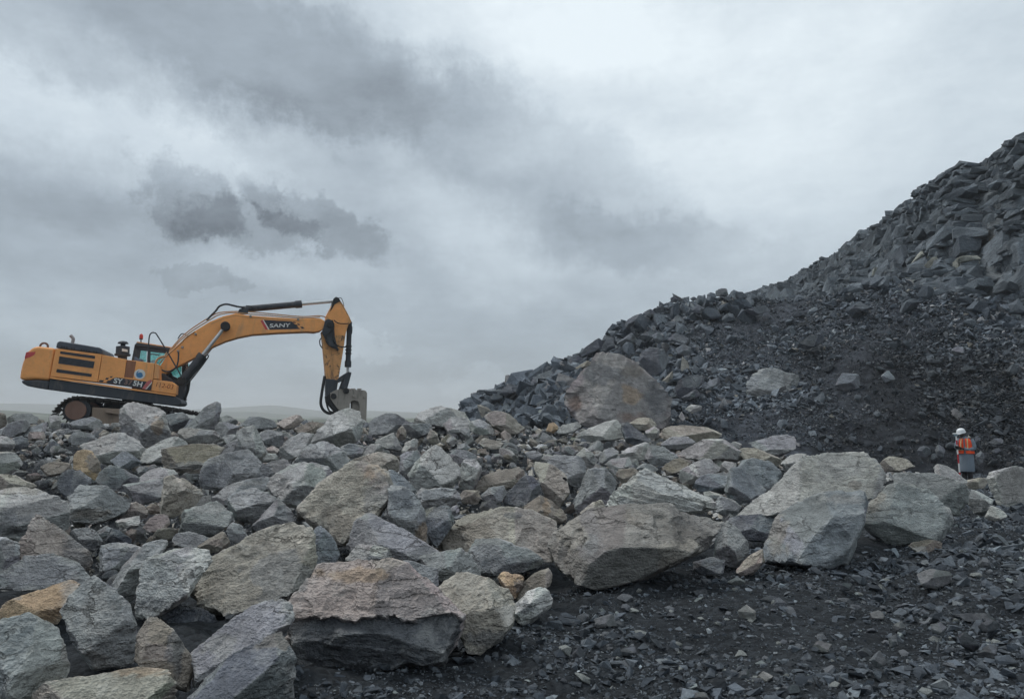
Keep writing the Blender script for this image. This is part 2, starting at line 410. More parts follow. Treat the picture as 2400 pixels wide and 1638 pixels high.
FL, CL = line3(FOOT, 400), line3(CREST, 400)
BL, TL = line3(CL_B, 400), line3(CL_T, 400)
def ruled(A, B, u, t, sag=0.0):
    """u along the lines, t from the lower line (0) to the upper (1)"""
    fi = np.clip(u, 0, 1) * 399; i = np.minimum(fi.astype(int), 398); f = (fi - i)[:, None]
    a = A[i] * (1 - f) + A[i + 1] * f; b = B[i] * (1 - f) + B[i + 1] * f
    tt = t[:, None]
    q = a + (b - a) * tt
    q[:, 2] += sag * np.sin(np.clip(t, 0, 1) * math.pi)
    return q
def slope_pt(u, t):
    q = ruled(FL, CL, u, np.minimum(t, 1.0), -0.5)
    over = np.maximum(t - 1.0, 0)
    q[:, 1] += over * 30; q[:, 2] -= over * 14
    q[:, 2] += 0.45 * fbm(q * np.array([0.35, 0.35, 0.35]), 31, 4) * np.clip(t * 6, 0, 1) * np.clip(1.15 - t, 0.35, 1)
    return q
nu, nt_ = 420, 150
U, T = np.meshgrid(np.linspace(0, 1, nu), np.concatenate([np.linspace(-0.06, 1, nt_ - 20), np.linspace(1.02, 1.4, 20)]))
q = slope_pt(U.ravel(), T.ravel())
q[:, 2] += 0.16 * fbm(q * 1.6, 41, 4) - 0.05
A = q.reshape(nt_, nu, 3)
def dark_zone(u, t, q):
    """tint factor, darker low on the slope towards the person"""
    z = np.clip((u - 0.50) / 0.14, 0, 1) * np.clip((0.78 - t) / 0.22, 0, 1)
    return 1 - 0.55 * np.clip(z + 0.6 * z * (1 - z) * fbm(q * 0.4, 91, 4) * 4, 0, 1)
tag(grid_mesh('scree_slope', A[..., 0], A[..., 1], A[..., 2], M_SCREE, dark_zone(U.ravel(), T.ravel(), q)[:, None] * np.ones((1, 3))), kind='structure')

def cliff_pt(u, t):
    q = ruled(BL, TL, u, np.minimum(t, 1.0))
    over = np.maximum(t - 1.0, 0)
    q[:, 0] += over * 40; q[:, 1] += over * 25; q[:, 2] += over * 1.5
    return q
U, T = np.meshgrid(np.linspace(0, 1, 480), np.concatenate([np.linspace(-0.25, 1, 130), np.linspace(1.02, 1.9, 20)]))
q = cliff_pt(U.ravel(), T.ravel())
dirn = np.array([-0.55, -0.75, 0.15])
q0 = q * np.array([0.55, 0.55, 0.95])
# broken face: big scooped fractures between ridges, smaller ones within, ledges of the beds
bed = (q[:, 2] * 1.5 + 0.6 * fbm(q * 0.5, 57, 3)); bed = bed - np.floor(bed)
q = q + dirn * (1.0 * (scoops(q0, 52) - 0.55) + 0.45 * (scoops(q0 * 2.3, 58) - 0.55) + 0.30 * fbm(q * 0.3, 51, 4) + 0.22 * bed - 0.22)[:, None]
A = q.reshape(150, 480, 3)
ct = np.array([0.118, 0.132, 0.143]) * (1 + 0.25 * fbm(q * 0.6, 53, 4))[:, None]
tan_ = np.clip(fbm(q * 0.35, 54, 3) * 5 - 1.6, 0, 1)[:, None] * np.clip((U.ravel()[:, None] - 0.45) * 6, 0, 1) * np.clip((0.6 - T.ravel()[:, None]) * 5, 0, 1)
ct = ct * (1 - tan_) + np.array([0.26, 0.225, 0.185]) * tan_
cliff = tag(grid_mesh('quarry_cliff', A[..., 0], A[..., 1], A[..., 2], M_CLIFF, ct), kind='structure')
cliff.data.polygons.foreach_set('use_smooth', np.zeros(len(cliff.data.polygons), bool))
# ------------------------------------------------------------------ rocks
_ico = {}
def ico(level):
    if level not in _ico:
        bm = bmesh.new(); bmesh.ops.create_icosphere(bm, subdivisions=level, radius=1.0)
        v = np.array([x.co[:] for x in bm.verts]); v /= np.linalg.norm(v, axis=1)[:, None]
        bm.verts.index_update(); t = np.array([[x.index for x in f.verts] for f in bm.faces]); bm.free()
        _ico[level] = (v, t)
    return _ico[level]

TONES = dict(g=(.209, .213, .218), w=(.305, .303, .295), b=(.285, .265, .232), p=(.268, .232, .214), o=(.335, .246, .168), k=(.046, .052, .062),
             l=(.176, .191, .206), n=(.198, .176, .152), e=(.198, .210, .205), d=(.115, .123, .136), r=(.175, .110, .085), s=(.080, .087, .100), t=(.185, .172, .172), m=(.158, .150, .142))

def hull2(pts):
    pts = sorted(set(map(tuple, pts)))
    def half(ps):
        h = []
        for p in ps:
            while len(h) > 1 and (h[-1][0] - h[-2][0]) * (p[1] - h[-2][1]) - (h[-1][1] - h[-2][1]) * (p[0] - h[-2][0]) <= 0: h.pop()
            h.append(p)
        return h[:-1]
    return half(pts) + half(pts[::-1])

def carve(C, nrm, h, ext, level, rg, sharp=160, rough=1.0, strata=None, tone=None, seed=0, spread=0.11, chips=4):
    """a rock as the common part of half spaces round C, sampled on a sphere, then roughened; returns verts (relative to C), tris, tint"""
    d0, tris = ico(level)
    d = d0 * ext; d = d / np.linalg.norm(d, axis=1)[:, None]
    size = float(np.mean(ext))
    x = np.maximum(d @ nrm.T, 0) / h
    p0 = d / np.maximum(x.max(1), 1e-6)[:, None]
    if chips:                                              # corners knocked off: extra planes just inside the hull
        cn = rg.standard_normal((chips, 3)); cn /= np.linalg.norm(cn, axis=1)[:, None]
        chh = (p0 @ cn.T).max(0) * rg.uniform(0.80, 0.95, chips)
        nrm = np.concatenate([nrm, cn]); h = np.concatenate([h, chh]); x = np.maximum(d @ nrm.T, 0) / h
    # soft minimum, so that edges are a little worn; the facets themselves stay in place
    xm = x.max(1)
    r = 1.0 / (xm * (np.power(x / xm[:, None], sharp).sum(1)) ** (1.0 / sharp))
    fac = x.argmax(1)
    q = d * r[:, None] / size
    r = r * (1 + rough * (0.014 * fbm(q * 1.5, seed + 1, 3) + 0.024 * fbm(q * 4.0, seed + 5, 4) + 0.014 * fbm(q * 12, seed + 11, 3) + (0.007 * fbm(q * 30, seed + 13, 2) if level > 4 else 0)))
    wl_ = scoops(q * 1.7 + 3.7 * (seed % 97), seed + 41)
    r = r * (1 + rough * 0.070 * (wl_ - 0.55))
    # chips: flakes broken away with stepped edges
    ch = fbm(q * 2.1, seed + 23, 3)
    r = r * (1 - rough * 0.050 * np.clip((ch - 0.16) * 14, 0, 1) - rough * 0.030 * np.clip((ch - 0.36) * 14, 0, 1))
    if strata is not None:
        s = (q @ strata[0]) * strata[1] + 0.5 * fbm(q * 2, seed + 31, 3)
        saw = s - np.floor(s)
        r = r * (1 + strata[2] * (saw - 0.5))
    v = d * r[:, None]
    tone = np.array(tone)
    ft = 1 + spread * rg.standard_normal((len(h), 1)) + 0.02 * rg.standard_normal((len(h), 3))
    tint = tone * np.clip(ft[fac], 0.6, 1.5)
    return v, tris, tint, fac

ROCK_LIST = []          # (nick, px centre, outline, depth) of every traced rock

def traced_rock(name, pts, tone, label, cat, seed, surf=pile_top, d=None, thick=None, mat=None, patches=(), strata=None, gain=1.0, dback=0.30, group=None, nick=None, rough=1.0, drill=None, sharp=160, top=None, chips=3, ledge=None):
    rg = np.random.default_rng(seed)
    H = np.array(hull2(pts)); H = (H - H.mean(0)) * 1.05 + H.mean(0)                              # image y points down, so this runs clockwise on screen
    cx, cy = H.mean(0)[0], (H[:, 1].min() + H[:, 1].max()) / 2
    w, hgt = np.ptp(H[:, 0]), np.ptp(H[:, 1])
    yb = H[:, 1].max()
    if d is None:
        d0 = cast(cx, min(yb, 1720), surf)
        if d0 is None: d0 = 24.0
    else: d0 = d
    m_px = d0 / FPX
    th = (thick if thick else 0.85 * math.sqrt(w * hgt) * rg.uniform(0.9, 1.15)) * m_px
    dm = d0 + th * dback if d is None else d0
    C = P(cx, cy, dm)
    f = C - np.array([0, 0, CAMZ]); f /= np.linalg.norm(f)
    n_, h_ = [], []
    k = len(H)
    pts3 = [P(H[i][0], H[i][1], dm * (1 + rg.uniform(-0.12, 0.12) * th / dm)) for i in range(k)]
    for i in range(k):
        A, B = pts3[i], pts3[(i + 1) % k]
        e = B - A; le = np.linalg.norm(e)
        if le < 1e-6: continue
        e /= le
        m = np.cross(e, f); m /= np.linalg.norm(m)
        if m @ ((A + B) / 2 - C) < 0: m = -m
        up = m[2]
        if up > 0.25: al = (rg.uniform(34, 62) if rg.random() < 0.75 else rg.uniform(6, 18)) if top is None else top
        elif up < -0.3: al = rg.uniform(0, 14)
        else: al = rg.uniform(24, 50) if rg.random() < 0.4 else rg.uniform(0, 12)
        al = math.radians(al); be = math.radians(rg.uniform(5, 40))
        for nn in (m * math.cos(al) - f * math.sin(al), m * math.cos(be) + f * math.sin(be)):
            n_.append(nn); h_.append(max(nn @ (A - C), nn @ (B - C)))
    side = np.cross(f, [0, 0, 1.0]); side /= np.linalg.norm(side); upv = np.cross(side, f)
    # two great faces towards the viewer, meeting in a brow: one leaning back, one undercut
    sd0 = rg.uniform(-34, 34)
    for q in range(2):
        tl = math.radians([rg.uniform(14, 44), rg.uniform(-38, -12)][q]); sd = math.radians(sd0 + rg.uniform(-16, 16))
        nn = -f * math.cos(tl) * math.cos(sd) + upv * math.sin(tl) + side * math.cos(tl) * math.sin(sd)
        n_.append(nn); h_.append(th * 0.5 * rg.uniform(0.62, 0.9))
    n_.append(f); h_.append(th * 0.5)
    n_ = np.array(n_); h_ = np.maximum(np.array(h_), 0.03 * th)
    pxs = max(w, hgt)
    level = 6 if pxs > 255 else 5 if pxs > 62 else 4
    # extent of the sampling ellipsoid
    ww, hh = w * m_px / 2, hgt * m_px / 2
    E = np.array([ww, th / 2, hh]); E = np.maximum(E, 0.35 * E.max())
    st = None
    if not strata and rg.random() < 0.6: strata = (rg.uniform(-45, 45), rg.uniform(3, 7), rg.uniform(0.012, 0.030))
    if strata:
        a = math.radians(strata[0]); ax = upv * math.cos(a) + side * math.sin(a) * 1.0
        st = (ax, strata[1], strata[2])
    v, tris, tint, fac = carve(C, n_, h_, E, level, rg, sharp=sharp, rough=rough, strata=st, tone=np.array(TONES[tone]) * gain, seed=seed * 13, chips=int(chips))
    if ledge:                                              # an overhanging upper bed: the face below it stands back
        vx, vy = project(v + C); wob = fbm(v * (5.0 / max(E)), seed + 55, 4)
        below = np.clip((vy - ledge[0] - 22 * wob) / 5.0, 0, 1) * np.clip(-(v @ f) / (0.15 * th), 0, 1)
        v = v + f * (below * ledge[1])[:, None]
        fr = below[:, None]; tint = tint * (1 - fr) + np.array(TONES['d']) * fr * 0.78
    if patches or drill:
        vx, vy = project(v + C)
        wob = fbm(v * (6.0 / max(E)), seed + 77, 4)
        for (ax_, ay_, rx, ry, tn) in patches:  # stains and broken faces; dark grey ones are largely shade painted into the tint
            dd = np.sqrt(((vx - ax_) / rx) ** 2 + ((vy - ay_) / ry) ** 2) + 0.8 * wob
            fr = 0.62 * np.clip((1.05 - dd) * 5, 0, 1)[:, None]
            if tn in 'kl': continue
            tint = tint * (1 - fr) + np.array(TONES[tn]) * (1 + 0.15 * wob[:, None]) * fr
    me = mesh_from(name, v, tris, tint)
    o = link(name, me, mat or M_ROCK, loc=C)
    tag(o, label, cat, group)
    ROCK_LIST.append((nick or label, cx, cy, H, dm, o))
    if drill:
        for (hx, hy, hr) in drill:                         # bore hole left by the blasting drill: a near-black plug set into the face
            i = np.argmin((vx - hx) ** 2 + (vy - hy) ** 2 + 1e4 * ((v @ f) > 0))
            pnt = v[i]; rad = hr * m_px
            bm = bmesh.new()
            bmesh.ops.create_cone(bm, cap_ends=True, segments=20, radius1=rad, radius2=rad * 0.8, depth=rad * 0.8)
            q = Vector(-f + 0.15 * upv).to_track_quat('Z', 'Y')
            bmesh.ops.rotate(bm, verts=bm.verts, matrix=q.to_matrix()); bmesh.ops.translate(bm, verts=bm.verts, vec=Vector(pnt + f * rad * 0.34))
            hm = bpy.data.meshes.new('drill_hole'); bm.to_mesh(hm); bm.free()
            link('drill_hole', hm, M_HOLE, o)
    return o

M_HOLE = plain('drill_hole_dark', (0.012, 0.012, 0.014), 0.95, dirt=0.1)

CROPS = dict(A=(0, 940, .34423), B=(0, 1240, .34423), C=(700, 920, .3012), D=(600, 1200, .34423), E=(1250, 980, .34423), F=(1700, 1000, .3012),
             G=(1300, 1250, .4733), H=(1100, 640, .2585), J=(1700, 700, .3026), I=(1700, 300, .3026), K=(2140, 980, .10087))
def cpt(c, x, y):
    a = CROPS[c]; return (a[0] + x * a[2], a[1] + y * a[2])

# each line: crop, tone | outline | label ('@' ends the short form used by neighbours) | options
PILE = """
B b|170,1300 175,1150 300,1020 520,960 760,910 950,890 1130,930 1230,1020 1270,1090 1260,1300|long rounded boulder with a rusty stained top @at the bottom edge, left of centre|patch=1000,950,260,60,o;600,1080,120,50,l
B d|1290,1140 1400,1010 1600,930 1720,820 1850,720 1985,670 2010,900 2005,1300 1290,1300|dark slanting boulder with a rust brown ridge @left of the big pink topped boulder|patch=1880,740,150,70,n;2000,1050,60,140,w
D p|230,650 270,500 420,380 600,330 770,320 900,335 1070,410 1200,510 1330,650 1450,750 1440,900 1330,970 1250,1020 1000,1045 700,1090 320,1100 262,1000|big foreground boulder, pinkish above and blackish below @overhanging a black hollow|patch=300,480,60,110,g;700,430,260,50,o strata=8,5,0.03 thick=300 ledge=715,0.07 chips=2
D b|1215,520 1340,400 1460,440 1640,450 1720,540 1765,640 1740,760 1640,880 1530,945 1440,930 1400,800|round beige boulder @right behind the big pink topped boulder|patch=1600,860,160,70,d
D w|1760,640 1850,540 1990,490 2015,590 2000,650 1880,750 1790,780 1755,740|small pale wedge of rock @at the edge of the dark gravel floor|patch=1840,650,60,60,d
D o|1640,440 1700,410 1830,440 1835,480 1760,590 1690,520|small orange tinted rock @above the round beige boulder|patch=1800,500,40,60,d
D n|1770,610 1800,500 1880,430 1980,390 2010,440 2005,500 1900,570|brownish rock @between the pale wedge and the split face boulder|
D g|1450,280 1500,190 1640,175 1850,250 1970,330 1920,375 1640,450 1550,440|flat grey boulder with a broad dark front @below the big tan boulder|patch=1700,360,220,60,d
D g|1110,300 1180,280 1400,245 1440,280 1550,440 1450,460 1340,410 1250,490 1150,380|smooth grey boulder @directly above the round beige boulder|
D g|920,330 1050,330 1150,345 1235,380 1240,490 1190,540 1000,440|grey block tucked behind the top of the pink topped boulder @|
D w|610,330 660,250 740,220 930,265 910,320 800,345 690,345|small pale flat rock @above the left shoulder of the pink topped boulder|patch=880,300,30,40,g
D g|615,250 680,60 770,10 870,40 1000,120 1110,210 1250,280 1110,330 930,320 740,320 630,310|long grey boulder with a deep black underside @below the orange patched boulder|patch=900,270,190,60,k d=8.2
D b|1270,190 1380,60 1500,0 1640,-30 1800,-30 1990,40 2045,100 2040,260 2010,330 1850,300 1640,230 1480,270 1290,250|big tan boulder with a black broken end @left of the split face boulder|patch=1930,190,130,110,k;1760,20,60,20,d thick=320
B e|0,640 150,580 290,570 400,650 480,790 520,940 450,1100 200,1180 0,1200 -60,900|large greenish grey boulder @in the bottom left corner|strata=-6,5,0.03
B g|415,570 470,480 560,390 680,300 720,380 770,490 880,510 938,640 930,890 800,920 640,950 520,800|upright pointed grey slab @right of the greenish corner boulder|patch=650,560,120,160,w
B o|-20,620 20,520 150,430 340,360 500,320 555,380 480,470 420,560 380,640 200,660|orange streaked layered boulder @behind the greenish corner boulder|patch=480,420,70,90,w;60,430,90,60,g;360,560,40,60,l strata=30,7,0.035
B g|10,380 100,270 300,170 400,165 540,240 608,330 560,400 400,420 150,430 20,430|low grey boulder @between the pink pyramid boulder and the orange streaked one|
B n|935,740 1000,620 1080,570 1120,600 1200,720 1290,850 1310,960 1290,1110 1200,1080 1060,1000 940,900|brown pointed rock with a dark blue edge @standing between two grey boulders near the bottom|patch=1200,800,60,170,d
B g|1290,850 1400,720 1560,590 1700,510 1850,480 1980,540 1995,620 1950,720 1780,830 1600,930 1490,1000 1330,1070|slanting grey boulder @under the long sandy boulder|patch=1900,650,90,80,k;1500,800,100,90,w
B k|1110,590 1220,510 1330,520 1500,570 1540,610 1420,720 1290,850 1200,740|blackish layered rock deep in the gap below the long sandy boulder @|strata=10,6,0.04 d=6.4
B b|1280,400 1400,210 1600,90 1850,-10 2050,-60 2120,-10 2130,260 2040,420 1900,500 1750,540 1530,590 1400,510|long sandy boulder with a smooth slanting back @left of centre|patch=1900,330,220,190,g;1820,120,90,50,n thick=360 d=6.9
B l|2050,90 2120,20 2200,-10 2270,70 2310,170 2290,260 2170,300 2100,290 2060,200|bluish pitted block @leaning on the right end of the long sandy boulder|
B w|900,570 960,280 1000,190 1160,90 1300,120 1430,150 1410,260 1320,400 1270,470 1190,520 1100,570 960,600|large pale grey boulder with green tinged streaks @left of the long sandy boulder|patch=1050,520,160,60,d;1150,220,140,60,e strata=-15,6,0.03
B g|745,420 790,330 940,230 1000,90 1100,60 1150,80 1040,240 960,400 930,470 870,500 790,500|narrow grey rock @against the left side of the large pale grey boulder|
A p|135,1000 180,920 290,770 360,770 450,830 560,950 665,1090 620,1180 400,1180 150,1160|pink pyramid shaped boulder with a dark lower corner @near the left edge|patch=520,1050,120,110,d;420,960,26,30,k
A g|-40,920 60,930 135,970 138,1080 80,1160 -40,1180|grey boulder cut by the left edge @beside the pink pyramid|
A w|-60,640 60,590 250,565 370,590 420,640 470,750 495,860 400,910 180,930 130,960 -60,920|huge pale boulder with a beige rim @at the left edge, above the pink pyramid|patch=130,590,200,40,b;60,830,110,110,d
A b|-60,505 80,500 200,550 240,575 120,640 -60,640|flat beige slab @behind the huge pale boulder at the left edge|
A g|475,650 530,580 620,560 750,560 830,610 905,685 860,760 700,810 620,840 500,830|broad domed grey boulder @right of the huge pale boulder at the left edge|patch=620,770,140,40,n
A d|390,560 420,500 500,468 570,475 620,540 600,600 480,650 440,655 400,610|round dark grey boulder @below the orange faced boulder|patch=560,500,60,30,w
A o|505,380 540,335 600,330 650,360 680,430 688,480 630,545 560,510 500,455|orange faced boulder with a black base @on the left of the heap|patch=640,430,50,70,g;620,520,70,40,k
A n|290,465 370,410 480,390 503,400 495,455 400,500 320,510|smooth sand coloured slab @left of the orange faced boulder|
A w|-40,360 60,345 130,370 150,430 100,490 30,510 -40,510|pale boulder cut by the left edge @level with the orange faced boulder|patch=130,440,30,30,k
A w|560,330 700,245 830,220 930,250 975,310 982,350 945,410 900,420 780,420 640,420 580,370|big smooth beige boulder @below the tall pale boulder|strata=28,6,0.02
A g|665,340 720,295 780,310 765,380 700,410 668,380|grey rock with a hollow below it @right of the orange faced boulder|
A w|815,80 850,30 935,8 1010,18 1085,45 1120,120 1157,240 1080,300 985,320 900,260 825,220|tall pale boulder @standing in front of the excavator tracks|patch=1080,170,40,60,o;860,210,60,40,d strata=35,5,0.03
A g|1265,195 1330,110 1400,40 1470,5 1502,20 1495,90 1470,195 1440,215 1290,210|leaning pointed grey boulder @right of the excavator tracks, against the sky|patch=1380,185,70,25,k;1440,30,50,25,w
A d|1120,110 1200,95 1255,82 1290,120 1260,190 1210,205 1150,190|dark fronted rock with a pale cap @between the tall pale and the leaning pointed boulder|patch=1250,110,40,22,w
A g|1465,190 1500,140 1560,150 1640,180 1590,225 1500,268 1475,255|grey rock with a black shadowed base @right of the leaning pointed boulder|patch=1530,225,60,26,k
A n|-40,80 40,95 52,160 10,180 -40,180|weathered rock on the skyline cut by the left edge @|
A g|50,115 120,85 210,85 270,120 245,150 170,150 90,165 40,170|jagged grey rock on the skyline @left of the excavator track|patch=235,130,30,14,k
A g|20,200 60,150 170,125 230,150 200,195 100,245 40,250 15,230|sloping grey rock @below the jagged skyline rock|
A w|330,105 360,95 410,100 420,180 385,195 335,185|small upright whitish block @in front of the track's rear end|
A g|120,235 150,215 230,165 330,140 338,190 300,220 230,245|low striped grey rock @left of the small whitish block|strata=20,5,0.04
A g|470,160 560,120 640,110 700,140 718,190 640,200 560,200 500,190|grey rock right below the drive sprocket @|
A g|460,255 520,205 600,200 670,230 645,285 540,300 470,290|grooved grey boulder @below the drive sprocket rock|patch=560,270,60,25,d strata=12,6,0.03
A w|-40,250 40,235 97,280 97,320 50,355 -40,360|pale topped boulder with a dark front @at the left edge|patch=30,330,60,26,d
A d|85,258 150,240 192,260 192,305 110,345 85,315|dark rock @right of the pale topped boulder at the left edge|
A p|180,222 270,208 332,215 320,255 240,270 185,258|pinkish flat rock @above the heap of small debris|
A w|955,400 1000,330 1100,270 1220,245 1260,265 1295,300 1220,370 1120,430 970,430|whitish slanting slab @right of the big smooth beige boulder|patch=1050,425,90,22,k
A n|1110,345 1270,300 1500,275 1530,300 1440,410 1420,470 1300,505 1180,470 1112,430|brown layered slab @above the blocky grey boulder|patch=1280,440,130,30,g strata=6,5,0.05
A g|1355,590 1370,480 1430,385 1560,380 1620,340 1700,325 1768,430 1745,530 1600,580 1420,612|blocky grey boulder with a vertical notch @left of centre|patch=1420,520,60,80,d
A w|1610,230 1640,190 1720,165 1760,200 1818,350 1772,415 1700,340 1640,300|pale leaning prism of rock @above the blocky grey boulder|patch=1700,330,60,60,g
A g|1468,365 1530,300 1610,260 1675,325 1560,390 1480,385|flat grey rock @left of the pale leaning prism|
A w|1518,262 1580,225 1632,230 1612,275 1540,293|small pale rock @against the left side of the pale leaning prism|
A w|1212,218 1260,185 1440,200 1482,240 1440,278 1310,295 1230,255|long pale block @under the leaning pointed boulder|
A w|1895,335 1980,250 2060,215 2132,225 2115,275 2055,370 2000,418 1910,395|pale capped boulder with a dark flank @below the skyline, left of the hammer|patch=1960,370,80,40,k
A g|1768,225 1830,190 1920,215 1942,260 1900,312 1830,305 1780,265|knobbly grey rock @left of the pale capped boulder|
A w|1768,392 1810,360 1880,362 1907,395 1850,415 1775,418|small flat whitish rock @below the knobbly grey rock|
A p|1812,322 1860,305 1902,330 1880,362 1820,358|small pinkish rock @between the knobbly rock and the small flat whitish one|
A w|1833,592 1880,490 2000,430 2130,420 2220,450 2262,490 2190,590 2110,690 2000,718 1890,695|rounded pale boulder @left of the orange patched boulder|
A g|1733,525 1780,430 1900,400 1950,390 1990,450 1900,510 1800,545|two toned rock, dark left and pale right @above the rounded pale boulder|patch=1790,490,70,50,d
A g|1428,660 1540,580 1700,530 1842,520 1855,575 1740,650 1560,690 1540,710 1440,700|slanting rock with a white streaked crest @below the blocky grey boulder|patch=1700,560,110,20,w
A g|1543,665 1600,630 1770,600 1830,650 1903,690 1830,770 1690,835 1600,800 1560,720|grey boulder with a dark split right side @above the wedge shaped rock|patch=1760,760,110,50,k
A g|1715,860 1830,750 1900,670 1960,710 2012,815 1930,880 1760,900|triangular wedge shaped rock @left of the long sandy boulder's crest|
A e|1222,890 1255,740 1340,710 1450,685 1530,680 1577,740 1578,835 1500,900 1430,925 1300,905|dark green tinged block with pale top @left of centre|patch=1420,730,130,36,w;1440,870,110,40,k
A b|1092,745 1120,530 1200,510 1290,560 1372,650 1300,740 1170,790 1100,775|pale yellowish standing boulder @behind the green tinged block|patch=1150,760,60,30,k;1310,690,60,40,l
A g|838,575 900,550 1020,565 1080,560 1112,540 1098,650 1000,705 920,695 870,630|wide grey rock @left of the pale yellowish standing boulder|patch=1030,650,70,40,d
A w|933,535 1000,480 1090,450 1200,480 1218,515 1120,560 1080,580 960,575|pale rounded rock @above the wide grey rock|
A g|663,545 700,470 760,430 850,440 955,525 930,570 840,600 800,615 690,575|pale edged block @right of the orange faced boulder's base|patch=800,560,90,40,d;700,510,40,40,w
A g|928,465 980,440 1012,455 1000,490 945,510|small grey rock on top of the pale edged block @|
A p|778,775 830,720 920,685 985,720 1012,780 930,810 820,810|purplish rock @right of the broad domed boulder|strata=15,6,0.03
A p|978,862 1030,790 1090,755 1140,780 1160,830 1110,885 1020,890|small round pinkish rock @left of the green tinged block|
A n|998,722 1040,695 1092,710 1085,765 1030,785|small brown rock above the round pinkish rock @|
A w|788,822 860,795 950,785 957,838 870,865 800,855|small flat pale rock below the purplish rock @|
A g|503,892 600,860 650,880 697,950 640,1025 560,1000 520,935|grey boulder @right of the pink pyramid boulder's peak|patch=630,980,50,30,d
A g|663,885 720,850 762,870 742,925 690,935|small grey rock under the broad domed boulder @|
A k|718,955 760,870 830,890 905,955 880,985 730,985|flat dark rock @in the hollow below the purplish rock|
A g|683,1002 720,975 900,965 975,990 945,1060 905,1140 780,1160 690,1160|square grey block with a pale top rim @below the dark hollow|patch=820,1070,100,60,d;830,985,120,16,w
A g|1162,955 1230,895 1320,890 1432,930 1445,955 1340,1010 1240,1000|low rounded grey rock @below the green tinged block|
A n|1338,1005 1450,920 1520,890 1572,970 1480,1030 1380,1040|brownish pointed rock @right of the low rounded grey rock|
A g|1543,872 1590,825 1650,850 1698,930 1610,970 1560,940|small grey rock @right of the green tinged block|
A g|1490,115 1560,100 1640,150 1610,180 1500,150|low rough rock on the skyline @right of the leaning pointed boulder|
A g|1648,155 1700,105 1760,105 1860,130 1882,175 1800,205 1700,195|broad rough rock on the skyline @left of the hammer|
A p|1888,155 1960,110 2030,90 2072,130 2000,185 1930,195|pinkish grey skyline rock with a peak @left of the hammer|
A n|2008,195 2130,140 2235,150 2225,195 2130,220 2020,220|low striped slab on the skyline @just left of the hammer|strata=0,7,0.05
A l|758,412 850,345 965,430 900,460 800,450|bluish shattered rock @under the big smooth beige boulder|
C w|60,425 210,260 290,160 380,130 470,160 512,260 495,340 430,400 320,435 180,430|boulder being broken under the hammer @, pale with a dark underside|patch=400,370,90,50,k;200,360,110,60,g
C g|530,330 540,260 610,190 690,160 790,180 900,240 880,270 800,290 690,330|dark sided skyline boulder @right of the hammer|patch=760,230,70,45,d
C w|893,175 980,140 1080,110 1200,125 1290,150 1332,220 1322,285 1200,295 1130,265 1000,255 900,240|largest skyline boulder @in the middle, pale and rough|strata=20,6,0.03
C w|1130,255 1200,200 1320,205 1332,285 1250,315 1170,325|pale lump in front of the largest skyline boulder @|
C g|808,252 900,260 1000,240 1048,250 1022,325 930,355 850,345|grey rock with a wavy pale edge @below the largest skyline boulder|patch=920,320,80,25,d
C w|1328,232 1420,210 1500,260 1517,325 1430,340 1340,305|pale blunt rock @right of the largest skyline boulder|
C b|1440,178 1560,145 1640,170 1755,275 1700,318 1600,325 1500,265|tan boulder with a black undercut @near the foot of the dark slope|patch=1590,290,90,30,k
C w|605,395 680,330 740,310 803,435 770,458 680,440|pale pointed rock @below the dark sided skyline boulder|patch=770,430,30,25,d
C w|478,485 560,400 640,400 663,455 580,490|pale flat rock @left below the pale pointed rock|
C n|760,350 770,290 800,260 842,300 832,375 780,370|small upright rock beside the pale pointed rock @|
C w|798,465 830,390 900,360 932,380 925,455 850,470|small beige block @right below the pale pointed rock|
C b|998,355 1030,285 1082,320 1097,392 1040,415|small upright beige rock @below the largest skyline boulder|
C w|1145,385 1190,335 1242,360 1225,405 1170,408|small white rock @among the pebbles below the skyline boulder|
C g|1242,292 1330,280 1337,335 1310,362|small sharp rock in front of the pale lump @|
C g|-20,520 60,420 200,380 300,420 378,500 372,575 270,635 200,600 100,570 -10,580|wide speckled grey boulder @below the boulder under the hammer|
C g|322,425 370,405 512,415 512,455 480,500 410,520|brown grey slab with a shadowed left end @right of the speckled boulder|patch=360,460,50,40,k
C b|362,575 430,510 540,470 640,460 760,490 823,550 790,610 690,590 600,580 480,580|overhanging tan slab @above the orange patched boulder|patch=760,590,60,22,k
C g|-20,600 60,560 130,550 235,580 262,635 235,710 130,780 -20,800|hidden grey boulder @behind the left side of the orange patched boulder|
C b|35,965 140,760 260,640 500,550 600,560 690,640 727,800 650,940 560,1060 420,1130 330,1190 280,1195 150,1080|great boulder with an orange patch on its shoulder @near the middle of the heap|patch=590,640,100,95,o;250,1050,190,140,n;620,800,120,160,g;420,760,160,120,l thick=330
C g|698,745 760,720 850,790 935,840 982,960 993,1150 980,1210 900,1170 800,1080 700,980|dark upright slab with an orange foot @right of the orange patched boulder|patch=955,1110,50,90,o;790,830,110,90,d
C l|688,592 740,610 860,700 925,765 900,810 820,790 720,710|thin slate coloured slab @right of the orange patched boulder's top|
C g|788,505 850,460 930,450 955,505 900,620 850,690 790,620|narrow grey rock behind the slate coloured slab @|
C w|853,645 880,570 960,490 1040,420 1110,430 1160,520 1243,570 1258,690 1200,745 1090,745 980,765 900,755|big grey boulder with a smooth dark facet @right of the overhanging tan slab|patch=960,580,80,110,l
C g|908,805 960,745 1120,735 1232,760 1258,835 1160,895 1040,890 970,930|pale grey rock with a ragged rim @below the boulder with the dark facet|patch=1010,910,60,40,k
C d|983,1010 1040,900 1110,870 1182,900 1203,1020 1140,1110 1070,1210 1005,1120|dark speckled standing rock @right of the orange footed slab|patch=1100,940,70,60,g
C n|1248,805 1290,755 1390,760 1423,820 1385,868 1280,860|brown rounded rock @right of the ragged rimmed rock|
